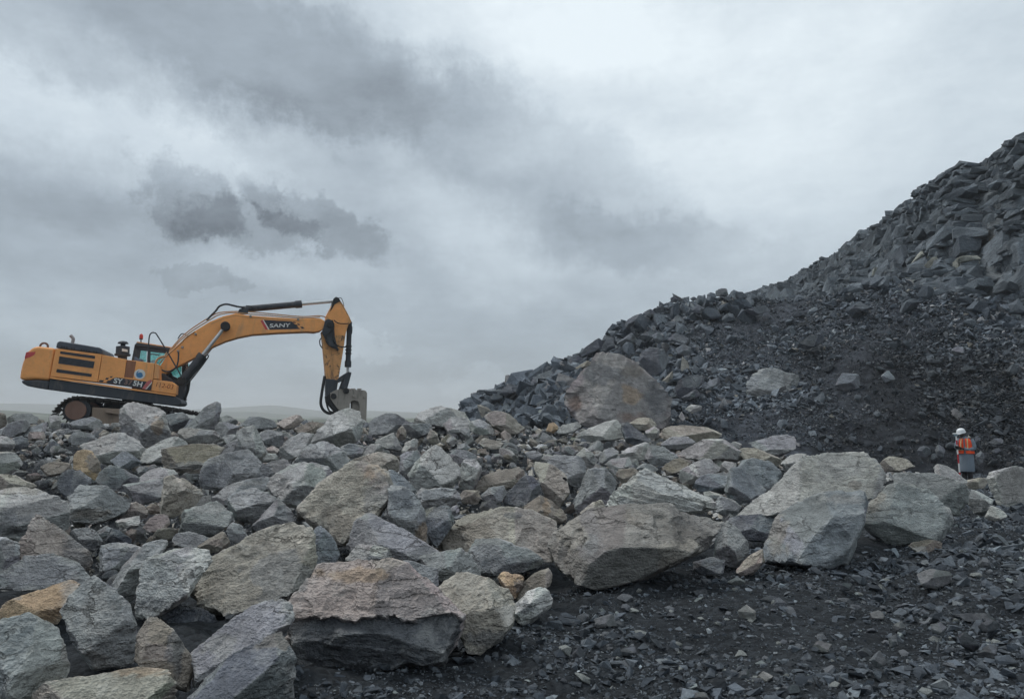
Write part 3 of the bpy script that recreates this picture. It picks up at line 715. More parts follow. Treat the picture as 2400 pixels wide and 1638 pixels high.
C w|1250,745 1248,600 1300,520 1390,510 1423,585 1400,670 1362,755 1270,752|tall pale stump of rock @right of the boulder with the dark facet|
C g|1163,505 1220,450 1320,460 1393,500 1340,545 1250,560 1190,540|flat grey rock above the tall pale stump @|
C n|1375,750 1440,650 1560,610 1720,580 1775,640 1670,740 1500,780|brown slanting slab @left of the bored rock|strata=18,6,0.03
C g|1418,805 1490,740 1590,725 1623,780 1560,868 1480,870|pale faceted rock under the brown slanting slab @|
C d|1585,870 1640,760 1750,650 1810,650 1883,760 1875,830 1780,890 1680,900|dark speckled boulder @left below the bored rock|
C n|1738,895 1850,840 1890,800 1960,840 2055,920 2105,1005 1980,1020 1880,980|split brown rock with a rusty edge @below the bored rock|patch=1930,890,30,90,o
C g|1168,905 1230,870 1253,920 1212,965|small grey chip below the ragged rimmed rock @|
C d|1203,975 1260,945 1313,970 1260,1010|small dark chip beside the dark speckled standing rock @|
C b|1402,395 1440,350 1520,370 1593,390 1560,438 1450,440|flat beige rock @amid the pebbles near the dark slope|
C g|1233,405 1300,390 1343,430 1290,458 1240,438|small grey block @amid the pebbles right of the white rock|
C g|1758,465 1840,450 1903,480 1875,540 1790,515|grey rock @left above the bored rock|
C w|1995,310 2060,250 2160,230 2205,260 2140,310 2040,328|pale rounded rock @at the foot of the great brown boulder on the slope|
C o|1925,298 1950,240 2000,230 2023,280 1985,318|small orange rock @at the foot of the dark slope|
E w|285,120 400,70 480,30 560,10 603,50 625,125 560,150 420,160 300,145|broad pale rock @in front of the great brown boulder on the slope|
E d|588,42 640,30 760,120 795,155 720,190 630,160|dark sheared rock face @right of the broad pale rock|
E b|638,45 720,0 800,-5 833,50 790,90 720,80|smooth tan rock @at the right foot of the great brown boulder|
E w|758,85 820,55 863,80 850,135 790,145|small pale rock @right below the smooth tan rock|
E b|835,120 900,70 1020,50 1180,65 1272,110 1275,140 1150,170 1000,160 870,150|long low tan boulder @at the back of the heap, right of centre|
E g|865,175 940,130 1060,130 1105,170 1060,215 960,225 890,215|grey rock with fine cracks @below the long low tan boulder|
E w|585,250 650,200 790,155 803,200 785,270 720,295 600,275|light squared block with a dark left end @right of centre|patch=640,245,50,25,k
E g|765,270 800,180 860,190 983,250 975,295 860,325 800,315|three cornered grey rock @right of the light squared block|
E w|975,270 1080,220 1210,145 1300,150 1325,205 1435,245 1435,280 1270,305 1100,290|long pale rock with a dark undercut @right of centre|patch=1150,285,160,18,k
E w|1318,185 1370,160 1423,180 1405,220 1340,222|small white rock @left of the orange lump|
E o|1407,165 1430,130 1480,125 1497,150 1475,190 1430,195|orange lump of rock @at the back of the heap, right of centre|
E g|1470,170 1560,140 1700,115 1778,130 1783,205 1710,245 1650,268 1560,230|grey boulder with a shadowed underside @right of the orange lump|patch=1700,230,60,22,k
E b|1385,235 1450,195 1560,220 1685,290 1650,345 1560,320 1440,285|tan slanting slab @below the orange lump|
E w|488,315 530,280 650,265 667,320 570,358|small bright block @left of the light squared block|
E n|562,385 580,350 690,340 713,370 610,450|small brown block directly under the small bright block @|
E g|438,295 490,210 540,200 583,230 565,290 470,328|grey rock @left of the light squared block|
E w|288,255 350,200 400,230 438,290 395,340 330,310|small pale topped rock @right of the bored rock's top|patch=400,290,30,30,d
E n|868,345 920,300 1020,270 1083,300 1020,360 910,390|purplish brown rock @below the three cornered rock|
E g|698,345 740,310 800,310 853,350 790,372|low grey chip between the bright block and the purplish brown rock @|
E w|975,450 1000,360 1100,310 1150,280 1240,290 1283,350 1180,400 1070,455 1000,472|pale curved rock with a hollow under it @left of the blue grey flat topped block|patch=1100,430,70,24,k
E w|1268,335 1300,295 1380,310 1378,350 1310,370|small pale rock @behind the blue grey flat topped block|
E l|1383,305 1430,280 1590,290 1625,330 1685,380 1655,465 1580,495 1440,440 1400,370|blue grey flat topped block with a black front @right of centre|patch=1550,440,130,45,k top=62
E l|1047,465 1130,400 1250,375 1333,380 1320,460 1310,505 1200,495 1090,500|bluish crystalline rock @left of the blue grey flat topped block|patch=1200,485,110,22,k
E l|1307,480 1340,350 1390,320 1425,400 1530,440 1578,490 1490,560 1400,592 1330,545|dark bluish rock @below the blue grey flat topped block|
E w|1157,505 1190,495 1293,530 1245,558 1180,550|small white chip under the bluish crystalline rock @|
E w|505,600 560,490 680,470 740,365 860,430 980,470 1100,500 1225,560 1235,625 1000,660 850,670 600,660|pale layered boulder with shattered top @behind the split face boulder|patch=800,500,150,60,l;640,580,60,40,d d=9.5 strata=14,7,0.04
E g|1217,595 1270,530 1340,540 1413,610 1385,668 1300,665 1230,630|rounded grey rock @right of the pale layered boulder|
E b|320,650 400,580 460,560 493,620 480,700 350,720|small beige rock peeping over the left shoulder of the split face boulder @|d=8.9
E m|118,860 150,760 330,640 450,622 900,610 1100,602 1322,668 1255,775 1170,890 1000,970 770,1085 500,1158 320,1112 175,1010|huge buff boulder with a split front face @at the edge of the gravel|patch=300,1080,190,60,l;690,690,90,60,n;390,850,50,60,g;1000,1010,260,70,n;980,900,190,70,b;250,760,110,110,b thick=330 top=40 chips=2
E g|1228,970 1250,770 1310,700 1400,760 1465,830 1463,920 1390,1010 1300,1020|grey rock with white speckled streaks @right of the split face boulder|
E d|1087,985 1230,945 1303,970 1290,1055 1170,1068 1100,1058|dark grey rock under the right end of the split face boulder @|
E b|-10,300 20,285 200,370 243,420 250,500 180,600 90,550 40,420|bored rock with a round drill hole @right of the brown slanting slab|patch=160,560,60,30,k drill=210,417,19
E g|67,305 150,250 290,260 363,330 350,410 310,480 250,460|pale grey boulder @behind the bored rock|
E g|278,570 360,470 370,350 430,335 490,340 563,450 545,550 480,610 380,640 295,650|dark grey knobbly boulder @left of the pale layered boulder|patch=330,580,60,50,l
E d|1307,695 1420,660 1540,655 1645,700 1635,770 1580,840 1460,830 1400,770|dark slab @left of the great whitish boulder|
F w|90,700 290,530 400,430 500,320 640,220 830,175 1040,158 1110,220 1200,330 1265,440 1200,520 1080,580 800,600 520,680 280,720|great whitish boulder @on the right side of the heap|patch=900,300,240,120,w;350,430,70,70,l;1000,450,60,40,n d=10.6 thick=420 top=55 chips=2
F l|300,1025 340,880 400,720 430,680 520,640 700,555 800,530 880,540 1010,505 1062,520 1085,600 1065,760 985,940 925,1080 820,1118 700,1085 550,1060 330,1040|tall block with a blue grey face and sandy left edge @below the great whitish boulder|patch=400,850,90,190,b;560,1040,250,50,k;1000,750,80,260,k;930,560,150,40,w d=9.35 thick=300 top=35 chips=2
F e|1068,770 1100,560 1260,450 1400,438 1570,440 1660,540 1750,650 1783,830 1690,900 1430,920 1200,930 1090,850|wide greenish grey boulder @right of the tall blue grey faced block|patch=1180,560,80,100,b
F e|1185,305 1300,295 1480,320 1640,370 1760,450 1893,500 1885,600 1820,685 1700,680 1500,560 1270,470 1220,380|long green tinged boulder @behind the wide greenish grey boulder|patch=1400,330,250,30,w;1830,580,60,80,e d=13.2
F w|1585,330 1640,295 1760,320 1873,430 1830,470 1650,390|pale sloping rock @just in front of the person|
F b|1195,300 1260,238 1350,238 1475,305 1380,340 1230,340|beige hump of rock @right behind the great whitish boulder|
F w|2028,425 2060,360 2180,300 2250,270 2310,310 2420,380 2440,600 2250,640 2120,600 2050,490|large pale cracked boulder @at the right edge|patch=2300,600,120,40,e strata=-20,4,0.03
F b|1875,435 1980,425 2045,400 2045,475 1980,490 1900,480|small sandy rock @between the person and the cracked boulder|
F e|1868,610 1890,490 2000,520 2083,570 2060,660 1940,690|greenish rock with a dark mouth @left of the cracked boulder|patch=1950,640,50,26,k
F w|2018,705 2060,620 2110,620 2183,700 2100,752|small light rock @in front of the greenish rock with a dark mouth|
F n|1425,925 1550,880 1680,900 1693,990 1560,995 1480,970|small mottled rock @under the right foot of the wide greenish grey boulder|patch=1520,950,70,30,w
F p|82,1125 170,1020 290,960 303,1055 220,1138 120,1165|small pinkish rock @left of the foot of the tall blue grey faced block|
F w|428,290 520,210 632,218 560,300 470,350|small pale rock @left of the great whitish boulder's shoulder|
"""
SLOPE = """
H t|885,1110 1000,930 1080,860 1150,790 1230,783 1380,825 1480,828 1600,930 1720,1080 1795,1170 1760,1300 1745,1420 1400,1430 1100,1400 950,1300 888,1210|great brown and grey boulder @lying at the foot of the dark slope|patch=960,1180,80,100,r;1470,1110,90,120,o;1480,890,110,60,n;1450,1310,120,60,r;1200,900,170,100,d;1690,1120,100,190,s strata=25,5,0.02 thick=300
H k|1002,742 1050,680 1180,590 1218,640 1195,705 1030,765|black tilted slab @pointing up on the skyline of the slope|
H s|1198,695 1240,600 1300,583 1323,685 1260,728|upright grey rock @right of the black tilted slab|
H d|555,1052 575,950 780,863 793,930 700,985|flat faced grey slab @on the left skyline of the slope|
H s|893,805 930,755 1010,748 1023,795 930,853|rounded dark rock @below the black tilted slab|
H s|683,885 700,850 740,838 752,870 720,890|small dark rock above the flat faced grey slab @|
H d|753,855 780,823 812,840 800,865|small grey rock on the skyline right above the flat faced slab @|
H s|268,1085 380,1003 430,1038 492,1060 330,1115|long dark rock @near the left end of the slope|
H k|188,1135 220,1093 312,1110 302,1143 200,1163|flat dark rock @at the left end of the slope|
H k|118,1205 180,1160 202,1180 172,1248 130,1225|dark angular rock overhanging the left tip of the slope @|
H d|1538,805 1580,710 1660,668 1770,688 1803,770 1765,885 1680,935 1570,865|large round dark grey boulder @right above the great brown boulder|strata=0,5,0.02
H s|1408,475 1440,420 1560,363 1582,380 1530,443 1430,505|long rock tilted along the skyline @halfway up the slope|
H s|1588,355 1640,328 1688,360 1682,403 1610,395|squarish skyline rock above the long tilted one @|
H s|1688,325 1750,288 1763,342 1700,368|dark squarish rock @next up the skyline from the squarish one|
H s|1823,232 1860,208 1898,240 1873,268 1825,263|round rock perched on the skyline @near the top of the heap|
H s|2003,232 2040,211 2068,240 2020,253|small rock perched right of the round one @on the skyline|
H d|2233,175 2300,138 2340,150 2345,215 2240,210|pale perched block, highest rock @on the rubble skyline|
H s|1845,1060 1900,980 2000,918 2113,938 2122,995 2000,1070 1900,1140|slanting grey boulder @right of the great brown boulder|patch=1950,1080,80,30,k
H d|2128,1045 2180,970 2260,948 2273,990 2190,1060|pale edged rock @right of the slanting grey boulder|
H d|1858,405 1900,378 1943,420 1905,465 1863,445|grey rock @below the round perched rock|
H s|2018,335 2080,288 2133,320 2105,375 2040,368|squat dark rock high on the rubble slope @|
H d|1338,638 1480,540 1513,600 1460,660|wedge of grey rock @right of the upright grey rock|
H s|1528,585 1640,518 1703,560 1610,630|broad grey rock @above the large round dark boulder|
H d|1653,565 1720,528 1758,600 1705,640|pale faced rock @beside the broad grey rock, above the round boulder|
H w|1957,1235 2000,1193 2103,1208 2095,1255 2000,1262|whitish rock @in the black hollow right of the great brown boulder|
H w|1897,1305 1925,1258 1958,1312 1932,1350|small whitish stone below the whitish rock @|
H s|1905,1145 2060,1050 2093,1110 1965,1170|dark slab below the slanting grey boulder @|
H d|2138,868 2220,848 2253,900 2165,928|light grey rock @above the pale edged rock|
H s|378,1205 450,1138 543,1170 553,1215 480,1258|dark block @left below the flat faced grey slab|
H d|608,1185 680,1148 743,1170 705,1248 630,1238|grey block @below the flat faced grey slab|
H d|1868,688 1930,653 2013,690 1985,748 1890,738|flat faced rock @right of the large round dark boulder|
H n|958,868 1100,788 1113,822 1000,880|tan flat rock @on top of the great brown boulder's left shoulder|
H n|798,868 870,828 933,850 885,897|brownish rock @right of the flat faced grey slab|
H e|578,1298 640,1238 693,1250 665,1330 600,1338|greenish grey rock @low on the left part of the slope|
H s|1800,608 1870,540 2003,600 1955,650|pair edged dark rock @right above the pale faced rock|
J g|165,725 180,575 420,540 563,600 560,690 440,735 220,780|pale fissured outcrop @in the middle of the dark slope|strata=18,6,0.04 patch=480,640,60,50,g
J d|855,668 900,588 1030,598 1035,690 920,730|grey round topped outcrop @right of the pale fissured one|
J k|552,378 620,308 750,285 765,332 640,392|black elongated boulder @high on the dark slope|
J s|958,98 1040,28 1113,70 1015,110|dark peaked block @at the foot of the cliff|
J s|142,95 300,55 343,100 220,132|long dark block @along the upper edge of the rubble|
J l|1207,598 1260,558 1313,620 1235,650|bluish rock @right of the round topped outcrop|
J d|1748,405 1850,388 1855,425 1760,438|pale flat rock @high on the shaded right part of the slope|
J d|1398,300 1430,228 1455,312|small bright bluish rock @in the upper right part of the slope|
K s|100,760 180,660 380,670 400,820 300,900 140,870|flat grey fragment @in the dark wall left of the person|
K d|520,760 560,610 660,640 745,760 700,900 560,890|pale grey patch of rock @in the dark wall just left of the person|
K s|1435,450 1500,390 1565,480 1545,640 1450,620|narrow grey fragment @in the dark wall right of the person's shoulder|
K d|1450,850 1560,750 1650,860 1620,1020 1500,1070|pale broken fragment @in the dark wall right of the person's coat|
K s|1735,560 1850,480 2090,510 2100,600 1900,640|long flat grey fragment @high in the dark wall right of the person|
K s|1830,770 1960,690 2030,760 1900,840|small grey fragment @in the dark wall at the right edge|
"""
FLOOR = """
G w|905,380 950,353 997,390 992,432 930,440|pale egg shaped stone @in the middle of the gravel floor|
G g|193,422 275,398 297,458 210,470|grey square stone @on the gravel near the split face boulder|
G g|1797,205 1850,178 1950,188 1962,242 1900,280 1820,258|broad flat pale stone @on the gravel at the right|
G g|1672,458 1710,433 1733,466 1690,482|grey stone @below the broad flat pale stone|
G w|998,712 1030,683 1083,710 1052,740|light stone @near the bottom edge of the gravel|
G s|88,595 120,558 153,600 143,630 90,626|dark pointed stone @on the gravel at its left side|
G s|1998,503 2030,488 2103,562 2072,586 2010,548|dark slab stone @tilted up at the right of the gravel|
G d|2078,614 2140,553 2193,570 2183,616|grey slab stone @below the dark tilted slab stone|
G d|1498,583 1530,563 1563,602 1520,616|grey flat stone left of the dark pointed pair @on the right gravel|
G l|1558,626 1600,583 1643,644 1600,668|bluish upright stone @on the right gravel|
G g|1267,563 1300,533 1368,555 1352,586 1300,586|pinkish grey stone @low in the middle of the gravel|
G d|1998,408 2130,393 2173,425 2060,436|long flat slate @lying at the right of the gravel|
G d|2097,464 2140,428 2203,440 2193,480 2140,486|rounded grey stone under the long flat slate @|
G d|1007,323 1080,308 1113,335 1050,356|flat grey stone @below the tall blue grey faced block|
G w|1853,158 1900,143 1948,155 1900,174|thin pale slate @above the broad flat pale stone|
G l|1657,514 1690,498 1698,552 1670,566|bluish narrow stone @below the grey stone at the right|
G l|1087,775 1200,748 1213,784 1130,800|flat blue grey stone @at the bottom edge of the gravel|
G g|657,796 740,783 763,820 700,830 650,826|flat grey stone @at the bottom edge, left of the blue grey one|
G d|887,727 905,690 950,668 963,722|grey peaked stone @left of the light stone near the bottom|
G w|563,100 600,92 612,112 580,124|small pale stone in the shadow under the tall faced block @|
G d|690,285 750,275 760,300 700,310|flat grey slate @below the dark rock under the split face boulder|
G d|325,575 400,565 412,595 340,605|flat dark stone @at the left of the gravel|
G g|1560,395 1600,380 1637,400 1625,430 1575,425|pale grey stone @right of the middle of the gravel|
G d|1410,255 1440,243 1475,255 1465,280 1420,282|grey blunt stone @under the tall block's dark right side|
G l|1860,450 1900,440 1940,470 1920,505 1870,490|bluish flat stone @left of the long flat slate|
"""
def table(text, name, cat, surf, mat, seed0, group, **kw):
    for i, ln in enumerate(text.strip().splitlines()):
        head, pts, lab, opt = ln.split('|')
        crop, tone = head.split()
        pp = [cpt(crop, *map(float, p.split(','))) for p in pts.split()]
        nick = lab.split('@')[0].strip(); lab = lab.replace(' @,', ',').replace('@', '').strip()
        while '  ' in lab: lab = lab.replace('  ', ' ')
        k = dict(kw)
        for o_ in opt.split():
            a, b_ = o_.split('=')
            if a == 'patch':
                k['patches'] = []
                for t in b_.split(';'):
                    x, y, rx, ry, tn = t.split(','); c = CROPS[crop]
                    k['patches'].append((*cpt(crop, float(x), float(y)), float(rx) * c[2], float(ry) * c[2], tn))
            elif a == 'drill':
                x, y, r_ = map(float, b_.split(',')); k['drill'] = [(*cpt(crop, x, y), r_ * CROPS[crop][2])]
            elif a == 'strata': k['strata'] = tuple(map(float, b_.split(',')))
            elif a in ('d', 'thick', 'top', 'rough', 'chips'): k[a] = float(b_)
            elif a == 'ledge': k[a] = (cpt(crop, 0, float(b_.split(',')[0]))[1], float(b_.split(',')[1]))
        traced_rock(name, pp, tone, lab, cat, seed0 + i, surf=surf, mat=mat, nick=nick, group=group, **k)

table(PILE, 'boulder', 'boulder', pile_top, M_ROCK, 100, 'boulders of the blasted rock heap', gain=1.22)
N_PILE = len(ROCK_LIST)
# the dark slope: distance of the slope surface behind a pixel, looked up on its mesh
_sm = bpy.data.objects['scree_slope'].data
sv = np.zeros(len(_sm.vertices) * 3); _sm.vertices.foreach_get('co', sv); sv = sv.reshape(-1, 3)
spx, spy = project(sv)
def slope_depth(px, py):
    i = np.argsort((spx - px) ** 2 + (spy - py) ** 2)[:6]
    return float(sv[i, 1].min())
def table_on_slope():
    for ln_i, ln in enumerate(SLOPE.strip().splitlines()):
        head, pts, lab, opt = ln.split('|'); crop = head.split()[0]
        pp = np.array([cpt(crop, *map(float, p.split(','))) for p in pts.split()])
        d = slope_depth(pp[:, 0].mean(), pp[:, 1].max() * 0.6 + pp[:, 1].min() * 0.4)
        if ln_i == 0: d = 33.2
        table('|'.join([head, pts, lab, opt + ' d=%.2f' % (d * (0.965 if ln_i else 1.0) + (0.9 if 'outcrop' in lab else 0))]), 'rubble_rock', 'rock', None, M_RUBBLE, 900 + ln_i, 'rocks of the dark rubble slope', gain=1.35)
table_on_slope()
N_SLOPE = len(ROCK_LIST)
table(FLOOR, 'stone', 'stone', floor_z, M_STONE, 1500, 'larger stones on the gravel floor', dback=0.15, gain=0.62, sharp=200, chips=2)
# ------------------------------------------------------------------ loose rock in quantity
def hull_stone(rg, n=11, flat=0.7):
    bm = bmesh.new()
    for _ in range(n):
        v = rg.standard_normal(3); v /= np.linalg.norm(v); v *= rg.uniform(0.75, 1.0)
        bm.verts.new((v[0], v[1] * rg.uniform(0.7, 0.95), v[2] * flat))
    r_ = bmesh.ops.convex_hull(bm, input=bm.verts)
    bmesh.ops.delete(bm, geom=[g for g in r_['geom_interior'] if isinstance(g, bmesh.types.BMVert)], context='VERTS')
    bmesh.ops.triangulate(bm, faces=bm.faces)
    bm.verts.index_update(); bm.verts.ensure_lookup_table()
    v = np.array([x.co[:] for x in bm.verts]); t = np.array([[y.index for y in f.verts] for f in bm.faces]); bm.free()
    return v, t
LIB = [hull_stone(np.random.default_rng(300 + i), 10 + i % 4, 0.45 + 0.05 * (i % 7)) for i in range(36)]

LIB_S = [hull_stone(np.random.default_rng(400 + i), 7 + i % 2, 0.45 + 0.06 * (i % 7)) for i in range(40)]

def rot_random(rg, n, tilt=0.5):
    """random turns, mostly about the vertical"""
    a = rg.uniform(0, 2 * math.pi, n); b = rg.normal(0, tilt, n); c = rg.normal(0, tilt, n)
    def R(ax, t):
        m = np.zeros((n, 3, 3)); i, j = [(1, 2), (2, 0), (0, 1)][ax]
        m[:, ax, ax] = 1; m[:, i, i] = np.cos(t); m[:, j, j] = np.cos(t); m[:, i, j] = -np.sin(t); m[:, j, i] = np.sin(t)
        return m
    return R(0, b) @ R(1, c) @ R(2, a)

def scatter(name, pos, size, tint, mat, seed, tilt=0.5, parent=None, LIB=LIB):
    rg = np.random.default_rng(seed); n = len(pos)
    which = rg.integers(0, len(LIB), n); Rm = rot_random(rg, n, tilt)
    sc = size[:, None] * np.stack([rg.uniform(0.8, 1.25, n), rg.uniform(0.7, 1.1, n), rg.uniform(0.6, 1.05, n)], 1)
    V, T, C, off = [], [], [], 0
    for k, (v, t) in enumerate(LIB):
        ix = np.nonzero(which == k)[0]
        if not len(ix): continue
        vv = np.einsum('nij,nvj->nvi', Rm[ix], v[None] * sc[ix][:, None, :]) + pos[ix][:, None, :]
        tt = t[None] + (np.arange(len(ix)) * len(v))[:, None, None] + off
        V.append(vv.reshape(-1, 3)); T.append(tt.reshape(-1, 3)); C.append(np.repeat(tint[ix], len(v), 0)); off += len(ix) * len(v)
    me = mesh_from(name, np.concatenate(V), np.concatenate(T), np.concatenate(C))
    o = link(name, me, mat, parent); o['kind'] = 'stuff'
    return o

def tones(rg, n, picks, var=0.2):
    w = np.array([p[1] for p in picks], float); w /= w.sum()
    c = np.array([TONES[p[0]] for p in picks])[rg.choice(len(picks), n, p=w)]
    return c * np.clip(1 + var * rg.standard_normal((n, 1)), 0.45, 1.8)

# gravel on the quarry floor, dense near the viewer
rg = np.random.default_rng(11)
n = 92000
dd = 3.3 * (30 / 3.3) ** rg.random(n) ** 0.85; xx = rg.uniform(-0.32, 0.86, n) * dd
keep = (pile_top(xx, dd) - floor_z(xx, dd)) < 0.12
dd, xx = dd[keep], xx[keep]
pxs_ = np.minimum(2.3 * (1 + rg.pareto(2.0, len(dd))), 19)
pt = np.stack([xx, dd, np.zeros_like(xx)], 1)
coarse = np.clip(1 + 1.9 * fbm(pt * 0.45, 75, 3) + np.clip((xx / dd - 0.35) * 1.4, 0, 0.6), 0.72, 1.75)
size = np.clip(pxs_ * coarse * dd / FPX, 0.008, 0.24)
zz = floor_z(xx, dd) + bumps(pt)
zone = fbm(pt * 0.55, 71, 3)
tn = tones(rg, len(dd), [('d', 4), ('s', 6), ('k', 2), ('g', 0.35), ('l', 0.25), ('e', 0.2)], 0.25) * (0.92 + 0.22 * zone[:, None]) * np.array([0.95, 1.02, 1.06])
scatter('gravel', np.stack([xx, dd, zz + size * 0.12], 1), size, tn, M_STONE, 12, 0.35, LIB=LIB_S)

# chips and small rubble lying between the boulders of the heap
n = 23500
dd = 4.2 * (30 / 4.2) ** rg.random(n); xx = rg.uniform(-0.85, 0.75, n) * dd
keep = (pile_top(xx, dd) - floor_z(xx, dd)) > 0.02
dd, xx = dd[keep], xx[keep]
size = np.clip(np.minimum(5 * (1 + rg.pareto(2.2, len(dd))), 22) * dd / FPX, 0.02, 0.3)
pt = np.stack([xx, dd, 0 * xx], 1)
zz = pile_top(xx, dd) - 0.27 + 0.10 * fbm(pt * 1.4, 21, 4) + np.clip((dd - 9) / 12, 0, 1) * 0.20
tn = np.where(dd < 10, 0.55, 1.15)[:, None] * tones(rg, len(dd), [('g', 5), ('w', 3), ('b', 2), ('d', 3), ('p', 1), ('n', 1)], 0.2)  # near chips tinted darker, painting in the dark of the gaps between boulders
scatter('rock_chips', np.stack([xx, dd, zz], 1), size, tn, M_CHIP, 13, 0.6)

def inside(H, x, y, grow=1.0):
    c = H.mean(0); q = (H - c) * grow + c; k = len(q); s = None
    for i in range(k):
        a, b_ = q[i], q[(i + 1) % k]
        z = (b_[0] - a[0]) * (y - a[1]) - (b_[1] - a[1]) * (x - a[0])
        if s is None: s = z > 0
        elif (z > 0) != s: return False
    return True

# middle sized rocks filling the gaps of the heap: a few shapes, each shared by many
rg = np.random.default_rng(21)
def lib_rock(i, level=3, flat=0.75):
    r2 = np.random.default_rng(5000 + i)
    nn = r2.standard_normal((13, 3)); nn /= np.linalg.norm(nn, axis=1)[:, None]; nn = np.concatenate([nn, np.eye(3), -np.eye(3)])
    h = r2.uniform(0.62, 1.0, len(nn))
    v, t, tint, f_ = carve(None, nn, h, np.array([1.0, 0.85, flat]), level, r2, sharp=40, rough=0.9, tone=(1, 1, 1), seed=i * 17)
    v[:, 2] *= flat; v[:, 1] *= 0.88
    return mesh_from('rock', v, t, tint)
ROCKLIB = [lib_rock(i, 4, 0.6 + 0.05 * (i % 6)) for i in range(20)]
LO = [hull_stone(np.random.default_rng(700 + i), 16, 0.5 + 0.05 * (i % 8)) for i in range(24)]
for i, (v, t) in enumerate(LO):
    LO[i] = mesh_from('rock', v, t)

SIDE = [('right of', 1, 0), ('left of', -1, 0), ('below', 0, 1), ('above', 0, -1)]
WORDS = dict(g='grey', w='pale', b='beige', d='dark grey', p='pinkish', n='brown', l='bluish', s='dark', k='blackish', e='greenish')
def beside(px, py, near, head):
    """a description by the nearest rock that has one of its own; None if some other rock already has it"""
    best = min(near, key=lambda r: (r[1] - px) ** 2 + (r[2] - py) ** 2)
    sd = max(SIDE, key=lambda q_: q_[1] * (px - best[1]) + q_[2] * (py - best[2]))[0]
    for nick in (best[0], best[0].split(' with ')[0], best[0].split(',')[0]):
        lab = f'{head} {sd} the {nick}'
        if len(lab.split()) <= 16: break
    else: return None
    if lab in used: return None
    used[lab] = 1
    return lab
used = {}
def fill_rocks(count, region, sizes, picks, words_):
    made = tries = 0
    while made < count and tries < count * 40:
        tries += 1
        px, py = rg.uniform(region[0], region[2]), rg.uniform(region[1], region[3])
        if any(inside(r[3], px, py, 0.92) for r in ROCK_LIST[:N_PILE]): continue
        d = cast(px, py)
        if d is None or d > 27: continue
        x = P(px, py, d)
        if pile_top(x[0], d) - floor_z(x[0], d) < 0.04: continue
        s = min(sizes[0] * (1 + rg.pareto(2.2)), sizes[1])
        R = s * d / FPX
        tn = picks[rg.choice(len(picks), p=np.array([p[1] for p in picks]) / sum(p[1] for p in picks))][0]
        lab = beside(px, py, ROCK_LIST[:N_PILE], f"{'small' if s < 1.45 * sizes[0] else 'middling'} {WORDS[tn]} rock")
        if lab is None: continue
        o = link('rock', ROCKLIB[rg.integers(len(ROCKLIB))], M_ROCK)
        o.location = x + np.array([0, R * 0.6, -R * 0.25])
        o.scale = R * rg.uniform(0.85, 1.15, 3); o.rotation_euler = (rg.normal(0, 0.35), rg.normal(0, 0.35), rg.uniform(0, 6.28))
        c = np.array(TONES[tn]) * rg.uniform(1.0, 1.35); o.color = (*c, 1)
        tag(o, lab, 'rock', 'smaller rocks wedged in the heap')
        made += 1
PK = [('g', 5), ('w', 3), ('b', 2), ('d', 2), ('p', 1), ('n', 1), ('l', 1)]
fill_rocks(70, (0, 985, 620, 1130), (9, 26), PK, '')
fill_rocks(75, (900, 985, 1760, 1110), (9, 26), PK, '')
fill_rocks(45, (0, 1100, 1250, 1500), (12, 34), PK, '')
fill_rocks(25, (1250, 1040, 2100, 1320), (11, 30), PK, '')
fill_rocks(25, (560, 960, 1000, 1080), (8, 22), PK, '')

# stones singled out on the gravel
for i in range(420):
    px, py = rg.uniform(1180, 2420), 1330 + 330 * rg.random() ** 0.8
    d = cast(px, py, floor_z); x = P(px, py, d)
    if pile_top(x[0], d) - floor_z(x[0], d) > 0.02 or any(inside(r[3], px, py, 1.05) for r in ROCK_LIST): continue
    R = min(9 * (1 + rg.pareto(3)), 24) * d / FPX
    tk = 'ddsde'[rg.integers(5)]
    lab = beside(px, py, ROCK_LIST[N_SLOPE:], f"{'small' if R * FPX / d < 11 else 'larger'} {WORDS[tk]} stone on the gravel")
    if lab is None: continue
    o = link('stone', LO[rg.integers(len(LO))], M_STONE)
    o.location = x + np.array([0, 0, R * 0.2 + float(bumps(np.array([[x[0], x[1], 0.0]]))[0])]); o.scale = R * rg.uniform(0.8, 1.2, 3) * np.array([1, 1, 0.8]); o.rotation_euler = (rg.normal(0, 0.2), rg.normal(0, 0.2), rg.uniform(0, 6.28))
    c = np.array(TONES[tk]) * rg.uniform(0.75, 1.15); o.color = (*c, 1)
    tag(o, lab, 'stone', 'loose stones scattered over the gravel floor')

# rubble of the dark slope
n = 66000
u = rg.random(n); t = rg.random(n) ** 0.9 * 1.04
q = slope_pt(u, t)
sx, sy = project(q)
ok = (sx > 1000) & (sx < 2500)
q, sx, sy, u, t = q[ok], sx[ok], sy[ok], u[ok], t[ok]
left = np.clip((1750 - sx) / 500, 0, 1)
base_px = 3.0 + 4.2 * left
zone = fbm(q * 0.25, 81, 3)
pxs_ = np.minimum(base_px * (1 + rg.pareto(2.4, len(q)) * (0.7 + 0.9 * left)), 15 + 20 * left) * np.clip(1 + 1.7 * zone + 0.35 * np.clip((t - 0.8) * 6, 0, 1), 0.45, 2.4)
size = pxs_ * q[:, 1] / FPX
tn = tones(rg, len(q), [('s', 6), ('k', 3), ('d', 3), ('t', 1), ('g', 0.25), ('n', 0.15)], 0.28) * (1 + 0.25 * zone[:, None]) * dark_zone(u, t, q)[:, None] * np.array([1.22, 1.31, 1.36])
free = np.ones(len(q), bool)
for r_ in ROCK_LIST[N_PILE:N_SLOPE]:
    Hc = r_[3]; bb = np.nonzero((sx > Hc[:, 0].min()) & (sx < Hc[:, 0].max()) & (sy > Hc[:, 1].min()) & (sy < Hc[:, 1].max()))[0]
    for i_ in bb:
        if inside(Hc, sx[i_], sy[i_], 0.95): free[i_] = False
q, sx, sy, u, t, size, tn, left = q[free], sx[free], sy[free], u[free], t[free], size[free], tn[free], left[free]
